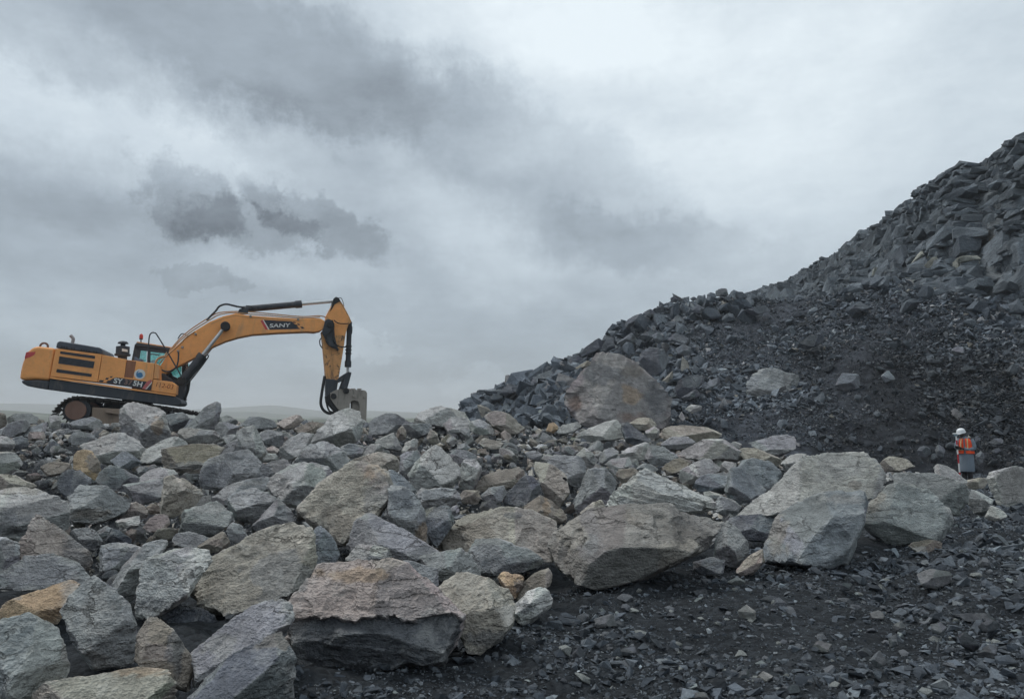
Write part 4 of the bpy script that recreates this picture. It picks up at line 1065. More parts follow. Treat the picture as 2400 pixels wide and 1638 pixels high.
scatter('scree', q + np.array([0, 0, 0.02]), size, tn, M_RUBBLE, 31, 0.6, LIB=LIB_S)

made = 0
order = rg.permutation(len(q))
for i in order:
    if made >= 255: break
    if sx[i] > 2390 or sy[i] > 1120 or any(inside(r[3], sx[i], sy[i], 1.0) for r in ROCK_LIST[N_PILE:N_SLOPE]): continue
    if any(inside(r[3], sx[i], sy[i], 1.0) for r in ROCK_LIST[:N_PILE]): continue
    lf = left[i]
    if lf < 0.3 and t[i] < 0.75 and rg.random() < 0.6: continue
    rim = 0.6 if t[i] > 0.8 else 0.0
    s = min((8 + 9 * max(lf, rim)) * (1 + rg.pareto(1.9)), 18 + 24 * max(lf, rim)); R = s * q[i, 1] / FPX
    tk = 'skdsd'[rg.integers(5)]
    lab = beside(sx[i], sy[i], ROCK_LIST[N_PILE:N_SLOPE], f"{'small' if s < 11 + 8 * lf else 'chunky'} {WORDS[tk]} rock")
    if lab is None: continue
    o = link('rubble_rock', LO[rg.integers(len(LO))], M_RUBBLE)
    o.location = q[i] + np.array([0, -R * 0.2, R * 0.25]); o.scale = R * rg.uniform(0.75, 1.2, 3); o.rotation_euler = (rg.normal(0, 0.5), rg.normal(0, 0.5), rg.uniform(0, 6.28))
    c = np.array(TONES[tk]) * np.array([0.97, 1.04, 1.07]) * rg.uniform(0.95, 1.55) * float(dark_zone(u[i:i + 1], t[i:i + 1], q[i:i + 1])[0]); o.color = (*c, 1)
    tag(o, lab, 'rock', 'rocks of the dark rubble slope')
    made += 1

# ------------------------------------------------------------------ cliff: courses of jointed blocks
def block(i):
    r2 = np.random.default_rng(4000 + i); bm = bmesh.new()
    for sx_ in (-1, 1):
        for sy_ in (-1, 1):
            for sz_ in (-1, 1):
                c = np.array([sx_, sy_, sz_]) * (1 - r2.uniform(0, 0.42, 3)) * 0.5
                if r2.random() < 0.7:
                    for k in range(3):
                        w_ = c.copy(); w_[k] *= r2.uniform(0.45, 0.85); bm.verts.new(w_)
                else: bm.verts.new(c)
    r_ = bmesh.ops.convex_hull(bm, input=bm.verts)
    bmesh.ops.delete(bm, geom=[g for g in r_['geom_interior'] if isinstance(g, bmesh.types.BMVert)], context='VERTS')
    bmesh.ops.triangulate(bm, faces=bm.faces); bm.verts.index_update()
    v = np.array([x.co[:] for x in bm.verts]); t_ = np.array([[y.index for y in f.verts] for f in bm.faces]); bm.free()
    return v, t_
BL_LIB = [block(i) for i in range(30)]
BL_ME = [mesh_from('rock_block', v, t_) for v, t_ in BL_LIB]
rg = np.random.default_rng(61)
cand = []
def cl(u_, t_): return cliff_pt(np.array([u_]), np.array([t_]))[0]
ucol = 0.0
while ucol < 1.0:                                           # panels of rock between main joints, each with beds of its own
    lo, hi = cl(ucol, 0.0), cl(ucol, 1.0); H_ = np.linalg.norm(hi - lo)
    a, a2 = cl(ucol, 0.5), cl(min(ucol + 0.01, 1), 0.5)
    per = np.linalg.norm(a2 - a) / 0.01 + 1e-6
    pan = rg.uniform(0.9, 3.8); du = pan / per; step = rg.normal(0, 0.30); lean = rg.normal(0, 0.10)
    al = a2 - a; yaw = math.atan2(al[1], al[0])
    zc_ = -0.10 * H_ - rg.uniform(0, 0.5)
    while zc_ < H_ + 0.15:
        hgt = rg.uniform(0.14, 0.50) * (2.8 if rg.random() < 0.14 and zc_ < 0.75 * H_ else 1.0)
        sp_ = 0.0
        while sp_ < pan:
            wid = min(hgt * rg.uniform(1.1, 3.4), pan * 1.1)
            um, tm = ucol + (sp_ + wid / 2) / per, (zc_ + hgt / 2) / max(H_, 0.3)
            if um < 1: cand.append((cl(um, tm), wid, hgt, yaw, step, lean))
            sp_ += wid * rg.uniform(0.85, 1.0)
        zc_ += hgt * rg.uniform(0.78, 0.92)
    ucol += du
cc = np.array([c[0] for c in cand]); kx, ky = project(cc)
show = np.array([c[1] * c[2] for c in cand]) * (FPX / cc[:, 1]) ** 2
vis = (kx > 1690) & (kx < 2430) & (cc[:, 2] > 2.5)
show = np.where(vis, show, 0)
orderb = np.argsort(-show)
V, T, C, off = [], [], [], 0
for rank, i in enumerate(orderb):
    if show[i] <= 0: break
    c, wid, hgt, yaw, step, lean = cand[i]
    k = int(rg.integers(len(BL_LIB)))
    out = step + rg.normal(0.10, 0.22)
    dep = rg.uniform(1.0, 1.8)
    nrm = np.array([math.sin(yaw), -math.cos(yaw), 0]);
    if nrm[1] > 0: nrm = -nrm
    pos = c + nrm * (out - dep * 0.40)
    E = (rg.normal(0, 0.12), -0.26 + lean + rg.normal(0, 0.10), yaw + rg.normal(0, 0.20))
    S = (wid * rg.uniform(1.0, 1.25), dep, hgt * rg.uniform(1.0, 1.35))
    kk = rg.random()
    tn = np.array(TONES['b' if kk < 0.10 and kx[i] > 2060 and ky[i] > 590 and show[i] < 2600 else 'd' if kk < 0.75 else 's']) * np.array([0.97, 1.05, 1.08]) * rg.uniform(0.9, 1.4)
    if rank < 300:
        o = link('rock_block', BL_ME[k], M_CLIFF, cliff); o.location = pos; o.rotation_euler = E; o.scale = S; o.color = (*tn, 1)
    else:
        v, t_ = BL_LIB[k]
        m = np.array(Matrix.LocRotScale(Vector(pos), __import__('mathutils').Euler(E), Vector(S)))
        vv = v @ m[:3, :3].T + m[:3, 3]
        V.append(vv); T.append(t_ + off); C.append(np.repeat(tn[None], len(v), 0)); off += len(v)
if V:
    o = link('rock_blocks', mesh_from('rock_blocks', np.concatenate(V), np.concatenate(T), np.concatenate(C)), M_CLIFF, cliff); o['kind'] = 'stuff'
# ------------------------------------------------------------------ excavator with a hydraulic breaker
YAW = math.radians(20)
MO = np.array([(230 - 1200) / FPX * 25.0, 25.0, 1.2])
MA = np.array([math.cos(YAW), math.sin(YAW), 0]); MN = np.array([-math.sin(YAW), math.cos(YAW), 0])
def ML(pt, v):
    """a photo pixel on the machine's upright plane at sideways offset v, in machine coordinates"""
    D = ray(*pt); C0 = np.array([0, 0, CAMZ])
    t = ((MO - C0) @ MN + v) / (D @ MN); q = C0 + D * t - MO
    return np.array([q @ MA, v, q[2]])
def c1(x, y): return (x * .21438, 660 + y * .21438)
def c2(x, y): return (420 + x * .21438, 660 + y * .21438)
def c6(x, y): return (230 + x * .12614, 760 + y * .12614)
def c8(x, y): return (740 + x * .07568, 880 + y * .07568)
def c9(x, y): return (360 + x * .10084, 800 + y * .10084)

EXC = link('excavator', None); EXC.location = MO; EXC.rotation_euler = (0, 0, YAW)
EXC.empty_display_size = 0.5
tag(EXC, 'orange tracked excavator with a hydraulic breaker, tilted on the rock heap', 'excavator')
PAINT = plain('machine_orange', (0.84, 0.37, 0.125), 0.55, dirt=0.55, dirtcol=(0.36, 0.25, 0.16), scale=3.0, chips=0.70)
PAINTW = plain('worn_orange', (0.66, 0.33, 0.13), 0.6, dirt=0.75, dirtcol=(0.06, 0.05, 0.045), scale=3.2, chips=0.54)
DARK = plain('dark_grey_paint', (0.040, 0.047, 0.058), 0.6, dirt=0.6, dirtcol=(0.13, 0.115, 0.10))
NAVY = plain('hood_paint', (0.060, 0.070, 0.090), 0.45, dirt=0.3, dirtcol=(0.12, 0.11, 0.10))
BLACK = plain('black_rubber', (0.02, 0.021, 0.023), 0.6, dirt=0.3, dirtcol=(0.07, 0.065, 0.06))
STEEL = plain('chromed_rod', (0.55, 0.56, 0.57), 0.35, metal=0.5, dirt=0.15)
TRACK = plain('track_steel', (0.055, 0.052, 0.050), 0.6, metal=0.4, dirt=0.85, dirtcol=(0.20, 0.165, 0.13), scale=9)
MUDDY = plain('dusty_frame', (0.26, 0.20, 0.155), 0.85, dirt=0.6, dirtcol=(0.13, 0.10, 0.08))
RUST = plain('rusty_hub', (0.19, 0.115, 0.09), 0.8, dirt=0.5, dirtcol=(0.10, 0.06, 0.045))
PIPE = plain('pipe_paint', (0.42, 0.25, 0.13), 0.5, dirt=0.5, dirtcol=(0.12, 0.09, 0.07))
PLATE = plain('breaker_plate', (0.30, 0.275, 0.245), 0.75, dirt=0.75, dirtcol=(0.09, 0.085, 0.08), scale=7)
WHITE = plain('white_vinyl', (0.68, 0.68, 0.66), 0.5, dirt=0.25)
REDV = plain('red_vinyl', (0.55, 0.07, 0.075), 0.45, dirt=0.25)
PINKV = plain('faded_red_vinyl', (0.50, 0.13, 0.13), 0.5, dirt=0.3)
BLUEV = plain('blue_vinyl', (0.05, 0.20, 0.40), 0.5, dirt=0.2)
INK = plain('dark_vinyl', (0.035, 0.038, 0.050), 0.5, dirt=0.3, dirtcol=(0.16, 0.10, 0.06))
STENCIL = plain('stencil_red', (0.26, 0.05, 0.02), 0.7, dirt=0.2)
STAIN = plain('oil_stain', (0.28, 0.12, 0.065), 0.55, dirt=0.6, dirtcol=(0.17, 0.08, 0.05))
OLDLET = plain('stained_letters', (0.24, 0.15, 0.125), 0.6, dirt=0.3)
LAMPR = plain('red_beacon_lens', (0.55, 0.05, 0.03), 0.3, dirt=0.1)
def glass_mat():
    m, nt, b = new_mat('cab_glass'); L = nt.links.new
    tr = nd(nt, 'ShaderNodeBsdfTransparent'); tr.inputs[0].default_value = (0.62, 0.86, 0.84, 1)
    gl = nd(nt, 'ShaderNodeBsdfGlossy'); gl.inputs['Roughness'].default_value = 0.08; gl.inputs['Color'].default_value = (0.8, 0.9, 0.9, 1)
    tc = nd(nt, 'ShaderNodeTexCoord'); n_ = noise(nt, tc.outputs['Object'], 4, 4)
    mx = nd(nt, 'ShaderNodeMixShader'); L(rng(nt, n_.outputs['Fac'], 0.3, 0.7, 0.10, 0.24), mx.inputs[0]); L(tr.outputs[0], mx.inputs[1]); L(gl.outputs[0], mx.inputs[2])
    L(mx.outputs[0], nt.nodes['Material Output'].inputs['Surface'])
    return m
GLASS = glass_mat()

def obj_bm(name, bm, mat, parent=EXC, bevel=0.0, smooth=False, seg=2):
    bmesh.ops.recalc_face_normals(bm, faces=bm.faces)
    me = bpy.data.meshes.new(name); bm.to_mesh(me); bm.free()
    if smooth: me.polygons.foreach_set('use_smooth', np.ones(len(me.polygons), bool))
    o = link(name, me, mat, parent)
    if bevel:
        md = o.modifiers.new('bevel', 'BEVEL'); md.width = bevel; md.segments = seg; md.limit_method = 'ANGLE'; md.angle_limit = math.radians(35)
    return o

def prism(name, pts, v0, v1, mat, bevel=0.015, parent=EXC, seg=2, at=None):
    """outline in photo pixels on plane `at` (v0 if not given), given real thickness from v0 to v1"""
    bm = bmesh.new(); q = [ML(p, v0 if at is None else at) for p in pts]
    A = [bm.verts.new((p[0], v0, p[2])) for p in q]; B = [bm.verts.new((p[0], v1, p[2])) for p in q]
    bm.faces.new(A); bm.faces.new(B[::-1]); k = len(q)
    for i in range(k): bm.faces.new((A[i], B[i], B[(i + 1) % k], A[(i + 1) % k]))
    return obj_bm(name, bm, mat, parent, bevel, seg=seg)

def tube_bm(bm, pts, r, n=10, cap=True):
    pts = [Vector(p) for p in pts]; rings = []
    rs = r if isinstance(r, (list, tuple)) else [r] * len(pts)
    up = Vector((0, 1, 0))
    for i, p in enumerate(pts):
        t = (pts[min(i + 1, len(pts) - 1)] - pts[max(i - 1, 0)]).normalized()
        s = t.cross(up)
        if s.length < 1e-3: s = t.cross(Vector((1, 0, 0)))
        s.normalize(); w = s.cross(t).normalized()
        rings.append([bm.verts.new(p + (s * math.cos(a) + w * math.sin(a)) * rs[i]) for a in [2 * math.pi * k / n for k in range(n)]])
    for a, b in zip(rings[:-1], rings[1:]):
        for k in range(n): bm.faces.new((a[k], a[(k + 1) % n], b[(k + 1) % n], b[k]))
    if cap: bm.faces.new(rings[0][::-1]); bm.faces.new(rings[-1])
def smooth_path(pts, k=6):
    pts = [Vector(p) for p in pts]; out = []
    for i in range(len(pts) - 1):
        p0, p1, p2, p3 = pts[max(i - 1, 0)], pts[i], pts[i + 1], pts[min(i + 2, len(pts) - 1)]
        for j in range(k):
            t = j / k
            out.append(0.5 * ((2 * p1) + (p2 - p0) * t + (2 * p0 - 5 * p1 + 4 * p2 - p3) * t * t + (3 * p1 - p0 - 3 * p2 + p3) * t ** 3))
    out.append(pts[-1]); return out
def tube(name, pts, v, r, mat, parent=EXC, curve=True, n=10):
    bm = bmesh.new(); q = [ML(p[:2], p[2] if len(p) > 2 else v) for p in pts]
    tube_bm(bm, smooth_path(q) if curve and len(q) > 2 else q, r, n)
    return obj_bm(name, bm, mat, parent, smooth=True)
def cyl_across(name, pt, v0, v1, r, mat, parent=EXC, bevel=0.01, at=None, n=28):
    c = ML(pt, v0 if at is None else at); bm = bmesh.new()
    tube_bm(bm, [(c[0], v0, c[2]), (c[0], v1, c[2])], r, n)
    return obj_bm(name, bm, mat, parent, bevel)

# --- undercarriage
def track(vn, vf):
    root_path = [c1(2240, 1452), c1(1900, 1395), c1(1500, 1335), c1(1100, 1290), c1(850, 1268), c1(740, 1290), c1(640, 1360), c1(580, 1450), c1(600, 1545), c1(700, 1625), c1(850, 1660), c1(1200, 1700), c1(1700, 1765), c1(2150, 1830), c1(2330, 1820), c1(2430, 1740), c1(2440, 1620), c1(2380, 1510), c1(2240, 1452)]
    pts = [ML(p, 0.0) for p in root_path]
    path = smooth_path([(p[0], 0, p[2]) for p in pts], 14)
    acc_ = [0.0]
    for a, b in zip(path[:-1], path[1:]): acc_.append(acc_[-1] + (b - a).length)
    tot = acc_[-1]; nsh = 50
    bm = bmesh.new()                                       # one shoe: plate with two grouser bars
    def bx(x0, x1, y0, y1, z0, z1):
        vs = [bm.verts.new((x, y, z)) for x in (x0, x1) for y in (y0, y1) for z in (z0, z1)]
        for f in ((0, 1, 3, 2), (4, 6, 7, 5), (0, 4, 5, 1), (2, 3, 7, 6), (0, 2, 6, 4), (1, 5, 7, 3)): bm.faces.new([vs[i] for i in f])
    w = tot / nsh * 0.47
    bx(-w, w, vn, vf, -0.012, 0.018); bx(-w * 0.9, -w * 0.5, vn, vf, 0.0185, 0.060); bx(w * 0.3, w * 0.62, vn, vf, 0.0185, 0.052)
    bx(-w * 0.8, w * 0.8, (vn + vf) / 2 - 0.14, (vn + vf) / 2 - 0.07, -0.10, -0.0125); bx(-w * 0.8, w * 0.8, (vn + vf) / 2 + 0.07, (vn + vf) / 2 + 0.14, -0.10, -0.0125)
    bmesh.ops.recalc_face_normals(bm, faces=bm.faces)
    me = bpy.data.meshes.new('track_shoe'); bm.to_mesh(me); bm.free(); me.materials.append(TRACK)
    for k in range(nsh):
        s = tot * k / nsh; i = max(j for j in range(len(acc_)) if acc_[j] <= s); i = min(i, len(path) - 2)
        f = (s - acc_[i]) / max(acc_[i + 1] - acc_[i], 1e-6); p = path[i].lerp(path[i + 1], f); t = (path[i + 1] - path[i]).normalized()
        nrm = Vector((0, 1, 0)).cross(t)                   # path runs over the top towards the rear: outward is up there
        nrm = -nrm if nrm.z < 0 and i < 40 else nrm
        o = link('track_shoe', me, None, EXC); o.location = p
        out = Vector((t.z, 0, -t.x))
        if out.dot(p - TRC) < 0: out = -out
        xa = out.cross(Vector((0, 1, 0))) * -1
        o.rotation_euler = Matrix(((xa.x, 0, out.x), (xa.y, 1, out.y), (xa.z, 0, out.z))).to_euler()
TRC = Vector(ML(c1(1500, 1550), 0.0)); TRC.y = 0
track(-0.02, 0.58); track(2.55, 3.15)
for (va, vb) in ((0.10, 0.46), (2.67, 3.03)):
    prism('track_frame', [c1(1000, 1372), c1(1350, 1392), c1(2050, 1500), c1(2250, 1560), c1(2230, 1700), c1(1900, 1690), c1(1200, 1610), c1(990, 1560)], va, vb, MUDDY, 0.04, at=0.0)
    sp = cyl_across('sprocket', c1(828, 1408), va + 0.06, vb - 0.06, 0.42, DARK, at=0.0)
    cyl_across('sprocket_hub', c1(822, 1406), va - 0.06, va + 0.05, 0.315, RUST, sp, at=0.0).parent = sp
    cc_ = ML(c1(822, 1406), 0.0)
    for k in range(20):
        a = 2 * math.pi * k / 20; bm = bmesh.new()
        bmesh.ops.create_cone(bm, cap_ends=True, segments=5, radius1=0.05, radius2=0.015, depth=0.12)
        bmesh.ops.rotate(bm, verts=bm.verts, matrix=Vector((math.cos(a), 0, math.sin(a))).to_track_quat('Z', 'Y').to_matrix())
        bmesh.ops.translate(bm, verts=bm.verts, vec=(cc_[0] + 0.44 * math.cos(a), va + 0.14, cc_[2] + 0.44 * math.sin(a)))
        obj_bm('sprocket_tooth', bm, TRACK, sp)
    cyl_across('idler_wheel', c1(2270, 1640), va + 0.05, vb - 0.05, 0.36, DARK, at=0.0)
    for k in range(2): cyl_across('carrier_roller', c1(1330 + 460 * k, 1352 + 66 * k), va + 0.04, vb - 0.02, 0.09, DARK, at=0.0)
    for k in range(7): cyl_across('track_roller', c1(1120 + 160 * k, 1630 + 22 * k), va + 0.04, vb - 0.04, 0.11, DARK, at=0.0)
prism('track_step', [c1(1145, 1400), c1(1160, 1384), c1(1315, 1415), c1(1310, 1452), c1(1150, 1432)], -0.04, 0.11, MUDDY, 0.01)
prism('carbody', [c1(1150, 1270), c1(1850, 1370), c1(1900, 1560), c1(1100, 1480)], 0.7, 2.45, DARK, 0.05)
cyl_across('swing_bearing', c1(1500, 1330), 1.0, 1.1, 0.5, DARK)

# --- upper structure, right side towards the viewer
cw = prism('counterweight', [c1(212, 1050), c1(222, 985), c1(240, 900), c1(278, 800), c1(300, 765), c1(362, 713), c1(420, 706), c1(603, 727), c1(541, 1082), c1(400, 1068), c1(228, 1078)], 0.0, 3.1, PAINT, 0.10, seg=4)
prism('counterweight_base', [c1(229, 1081), c1(400, 1071), c1(541, 1085), c1(524, 1182), c1(420, 1166), c1(300, 1142), c1(240, 1112)], 0.03, 3.07, DARK, 0.05)
prism('reflective_stripe', [c1(268, 842), c1(284, 775), c1(300, 769), c1(392, 767), c1(372, 802), c1(330, 825)], -0.006, 0.03, REDV, 0.0)
bm = bmesh.new(); e0 = ML(c1(482, 708), 1.2)
tube_bm(bm, [(e0[0] + 0.115 * math.cos(a), 1.2, e0[2] + 0.115 * math.sin(a)) for a in np.linspace(-0.3, math.pi + 0.3, 16)], 0.035, 8)
obj_bm('lifting_eye', bm, RUST, smooth=True)
door = prism('engine_door', [c1(608, 729), c1(1116, 796), c1(1064, 1097), c1(551, 1033)], -0.012, 1.6, PAINT, 0.012)
for nm, pl in (('vent', [(660, 760), (1040, 812), (1037, 842), (657, 786)]), ('vent', [(650, 815), (1035, 874), (1020, 948), (637, 895)]), ('vent', [(622, 954), (1004, 1009), (999, 1041), (614, 990)])):
    vt = prism(nm, [c1(*p) for p in pl], -0.018, 0.0, BLACK, 0.0, door)
    a, b, c_, d_ = [np.array(p, float) for p in pl]; k = 6 if c_[1] - b[1] > 50 else 3
    for j in range(k):
        f0, f1 = (j + 0.15) / k, (j + 0.65) / k
        prism('louvre', [c1(*(a + (d_ - a) * f0 + 4)), c1(*(b + (c_ - b) * f0 + np.array([-4, 0]))), c1(*(b + (c_ - b) * f1 + np.array([-4, 0]))), c1(*(a + (d_ - a) * f1 + 4))], -0.028, -0.0185, NAVY, 0.0, vt)
prism('side_panel', [c1(1121, 800), c1(1383, 851), c1(1349, 1134), c1(1069, 1098)], -0.008, 1.3, PAINT, 0.012)
prism('fuel_tank', [c1(1387, 853), c1(1692, 893), c1(1672, 1064), c1(1652, 1188), c1(1353, 1136)], -0.010, 1.1, PAINT, 0.012)
prism('tank_cover', [c1(1696, 894), c1(1735, 906), c1(1738, 1066), c1(1676, 1062)], -0.008, 1.0, PAINT, 0.012)
tb = prism('tool_box', [c1(1677, 1068), c1(1880, 1096), c1(1932, 1132), c1(1924, 1234), c1(1653, 1194)], -0.02, 0.9, PAINT, 0.02)
prism('oil_stain', [c1(1389, 858), c1(1490, 872), c1(1470, 985), c1(1455, 1056), c1(1357, 1044)], -0.0125, -0.0105, STAIN, 0.0)
prism('lower_ledge', [c1(549, 1037), c1(1921, 1238), c1(1915, 1254), c1(545, 1058)], -0.03, 0.2, PAINT, 0.006)
prism('frame_skirt', [c1(545, 1060), c1(1915, 1256), c1(1975, 1290), c1(1985, 1330), c1(1955, 1354), c1(1890, 1356), c1(1100, 1257), c1(527, 1182)], 0.02, 3.08, DARK, 0.03)
hood = prism('engine_hood', [c1(609, 724), c1(622, 664), c1(650, 648), c1(900, 688), c1(1095, 722), c1(1116, 742), c1(1117, 793)], 0.02, 2.6, NAVY, 0.05, seg=3)
for k in range(15):
    if k in (3, 6, 7, 12): continue
    x0 = 670 + 27 * k; y0 = 702 + 27 * k * 0.155
    prism('hood_slot', [c1(x0, y0), c1(x0 + 15, y0 + 2), c1(x0 + 13, y0 + 24), c1(x0 - 2, y0 + 22)], 0.012, 0.025, BLACK, 0.0, hood)
tube('exhaust_pipe', [c1(790, 690), c1(797, 650), c1(800, 626), c1(790, 608), c1(770, 588)], 1.2, [0.055] * 18 + [0.055] * 7, plain('exhaust_steel', (0.34, 0.31, 0.31), 0.5, metal=0.6))
prism('expansion_tank', [c1(1118, 760), c1(1138, 765), c1(1150, 800), c1(1118, 798)], 0.9, 1.2, plain('tank_plastic', (0.5, 0.55, 0.5), 0.5), 0.02)
# air pre-cleaner
pc = ML(c1(1338, 835), 0.9)
def lathe(name, prof, base, mat, parent=EXC, n=24, axis='z'):
    bm = bmesh.new(); rings = [[bm.verts.new((base[0] + r_ * math.cos(a), base[1] + r_ * math.sin(a), base[2] + z)) for a in [2 * math.pi * k / n for k in range(n)]] for r_, z in prof]
    for a, b in zip(rings[:-1], rings[1:]):
        for k in range(n): bm.faces.new((a[k], a[(k + 1) % n], b[(k + 1) % n], b[k]))
    bm.faces.new(rings[0][::-1]); bm.faces.new(rings[-1])
    return obj_bm(name, bm, mat, parent, smooth=False)
pcn = lathe('air_precleaner', [(0.15, -0.05), (0.15, 0.06), (0.25, 0.07), (0.26, 0.14), (0.22, 0.15), (0.22, 0.40), (0.13, 0.42), (0.08, 0.43), (0.08, 0.52)], pc, DARK)
lathe('rain_cap', [(0.09, 0.50), (0.17, 0.50), (0.165, 0.54), (0.12, 0.585), (0.05, 0.60)], pc, DARK, pcn)
prism('precleaner_label', [c6(445, 450), c6(545, 470), c6(550, 515), c6(440, 500)], 0.66, 0.675, WHITE, 0.0, pcn)
tube('hand_rail', [c1(1612, 900), c1(1622, 740), c1(1632, 605), c1(1655, 562), c1(1690, 560), c1(1722, 592), c1(1860, 820), c1(2002, 1068)], 0.25, 0.022, DARK)
tube('deck_rail', [c6(915, 710), c6(950, 580), c6(1010, 555), c6(1130, 575)], 0.6, 0.018, DARK)
# --- cab on the far side
cab = prism('cab_roof', [c1(1464, 700), c1(1490, 666), c1(1900, 732), c1(1912, 742), c1(1905, 762), c1(1480, 706)], 2.05, 3.05, DARK, 0.03)
prism('roof_cover', [c1(1491, 665), c1(1496, 655), c1(1900, 720), c1(1906, 731)], 2.1, 3.0, PAINT, 0.008, cab)
for va, vb in ((2.08, 2.16), (2.94, 3.02)):
    prism('cab_pillar', [c1(1432, 1000), c1(1440, 850), c1(1470, 702), c1(1545, 712), c1(1520, 860), c1(1515, 1000)], va, vb, DARK, 0.01)
    prism('cab_pillar', [c1(1605, 1000), c1(1620, 722), c1(1645, 726), c1(1640, 1000)], va, vb, DARK, 0.01)
    prism('cab_pillar', [c1(1985, 1130), c1(1988, 890), c1(1880, 752), c1(1905, 740), c1(2055, 890), c1(2060, 1100)], va, vb, DARK, 0.01)
    prism('cab_beam', [c1(1470, 703), c1(1900, 752), c1(1900, 795), c1(1480, 745)], va, vb, DARK, 0.01)
    prism('cab_side', [c1(1435, 870), c1(1620, 900), c1(1985, 1075), c1(2062, 1080), c1(2072, 1180), c1(2030, 1300), c1(1980, 1303), c1(1440, 1200)], va, vb, DARK, 0.01)
    prism('cab_pane', [c1(1520, 745), c1(1605, 752), c1(1600, 900), c1(1518, 880)], va + 0.03, va + 0.04, GLASS, 0.0)
    prism('cab_pane', [c1(1645, 755), c1(1890, 790), c1(1985, 900), c1(1985, 1075), c1(1640, 905)], va + 0.03, va + 0.04, GLASS, 0.0)
prism('windscreen', [c1(1900, 756), c1(1908, 752), c1(2058, 892), c1(2062, 1080), c1(2050, 1080), c1(2045, 896)], 2.17, 2.93, GLASS, 0.0)
prism('cab_floor', [c1(1440, 1180), c1(2030, 1280), c1(2025, 1300), c1(1440, 1200)], 2.17, 2.93, DARK, 0.0)
prism('operator_seat', [c1(1640, 860), c1(1690, 850), c1(1700, 980), c1(1800, 1000), c1(1795, 1060), c1(1640, 1040)], 2.35, 2.75, BLACK, 0.04)
prism('cab_step', [c1(2030, 1110), c1(2078, 1075), c1(2083, 1100), c1(2068, 1190), c1(2030, 1300), c1(1990, 1300)], 2.0, 2.07, BLACK, 0.01)
bc = ML(c1(1541, 664), 2.3)
be_ = lathe('beacon', [(0.02, -0.04), (0.02, 0.10), (0.06, 0.10), (0.06, 0.14)], bc, BLACK)
lathe('beacon_lens', [(0.065, 0.141), (0.065, 0.25), (0.05, 0.30), (0.02, 0.315)], bc, LAMPR, be_)

# --- boom, cylinders, arm
VB0, VB1 = 1.2, 1.8
boom = prism('boom', [c1(1742, 940), c1(1790, 860), c1(1850, 770), c1(1959, 672), c2(60, 625), c2(160, 545), c2(330, 440), c2(480, 378), c2(620, 345), c2(740, 366), c2(1000, 386), c2(1300, 405), c2(1460, 398), c2(1545, 402), c2(1590, 428), c2(1602, 470), c2(1595, 505), c2(1545, 540), c2(1480, 553), c2(1400, 548), c2(1100, 560), c2(800, 580), c2(640, 612), c2(500, 655), c2(370, 712), c2(290, 768), c2(150, 845), c2(0, 922), c1(1900, 950), c1(1812, 1010), c1(1755, 1012)], VB0, VB1, PAINT, 0.03, at=1.2)
prism('boom_edge_strip', [c2(345, 462), c2(480, 402), c2(618, 368), c2(740, 388), c2(1290, 424), c2(1290, 428), c2(740, 392), c2(618, 372), c2(482, 406), c2(348, 466)], VB0 - 0.008, VB0 + 0.001, PIPE, 0.0, boom, at=1.2)
for (va, vb, near) in ((0.86, 1.16, True), (1.84, 2.14, False)):
    vm = (va + vb) / 2; A, B = ML(c1(1985, 1085), 1.0), ML(c2(505, 490), 1.0); A[1] = B[1] = vm
    d_ = (B - A) / np.linalg.norm(B - A); Mid = ML(c2(262, 802), 1.0); mid = A + d_ * ((Mid - A) @ d_)
    cy = bpy.data.objects.new('boom_cylinder', None); COL.objects.link(cy); cy.parent = EXC
    def tb2(name, p, q_, r_, mat, par):
        bm = bmesh.new(); tube_bm(bm, [p, q_], r_, 20); return obj_bm(name, bm, mat, par, smooth=False)
    tb2('barrel', A, mid - d_ * 0.02, 0.135, DARK, cy); tb2('gland', mid - d_ * 0.18, mid, 0.16, DARK, cy); tb2('rod', mid, B, 0.062, STEEL, cy)
    bm = bmesh.new(); tube_bm(bm, [(B[0], va - 0.02, B[2]), (B[0], vb, B[2])], 0.17, 20); obj_bm('rod_eye', bm, BLACK, cy, 0.02)
    bm = bmesh.new(); tube_bm(bm, [(A[0], va, A[2]), (A[0], vb, A[2])], 0.16, 20); obj_bm('barrel_eye', bm, BLACK, cy, 0.02)
    if near: 
        q0 = ML(c2(318, 822), 0.85); q1 = ML(c1(2080, 1085), 0.85); q2 = ML(c1(2010, 1140), 0.85)
        bm = bmesh.new(); tube_bm(bm, smooth_path([mid + np.array([0, -0.12, -0.1]), q0, q1, q2]), 0.022, 8); obj_bm('cylinder_pipe', bm, BLACK, cy, smooth=True)
prism('boom_foot_bracket', [c1(1740, 1000), c1(1800, 1005), c1(1900, 1085), c1(1960, 1060), c1(2020, 1090), c1(2030, 1180), c1(1980, 1300), c1(1925, 1290), c1(1935, 1130), c1(1745, 1070)], 0.95, 1.15, DARK, 0.02)
prism('boom_foot_bracket', [c1(1740, 960), c1(1780, 900), c1(1860, 990), c1(1900, 1085), c1(1960, 1060), c1(2020, 1090), c1(2030, 1180), c1(1980, 1300), c1(1925, 1290), c1(1935, 1130), c1(1745, 1070)], 1.82, 1.98, DARK, 0.02, at=1.2)
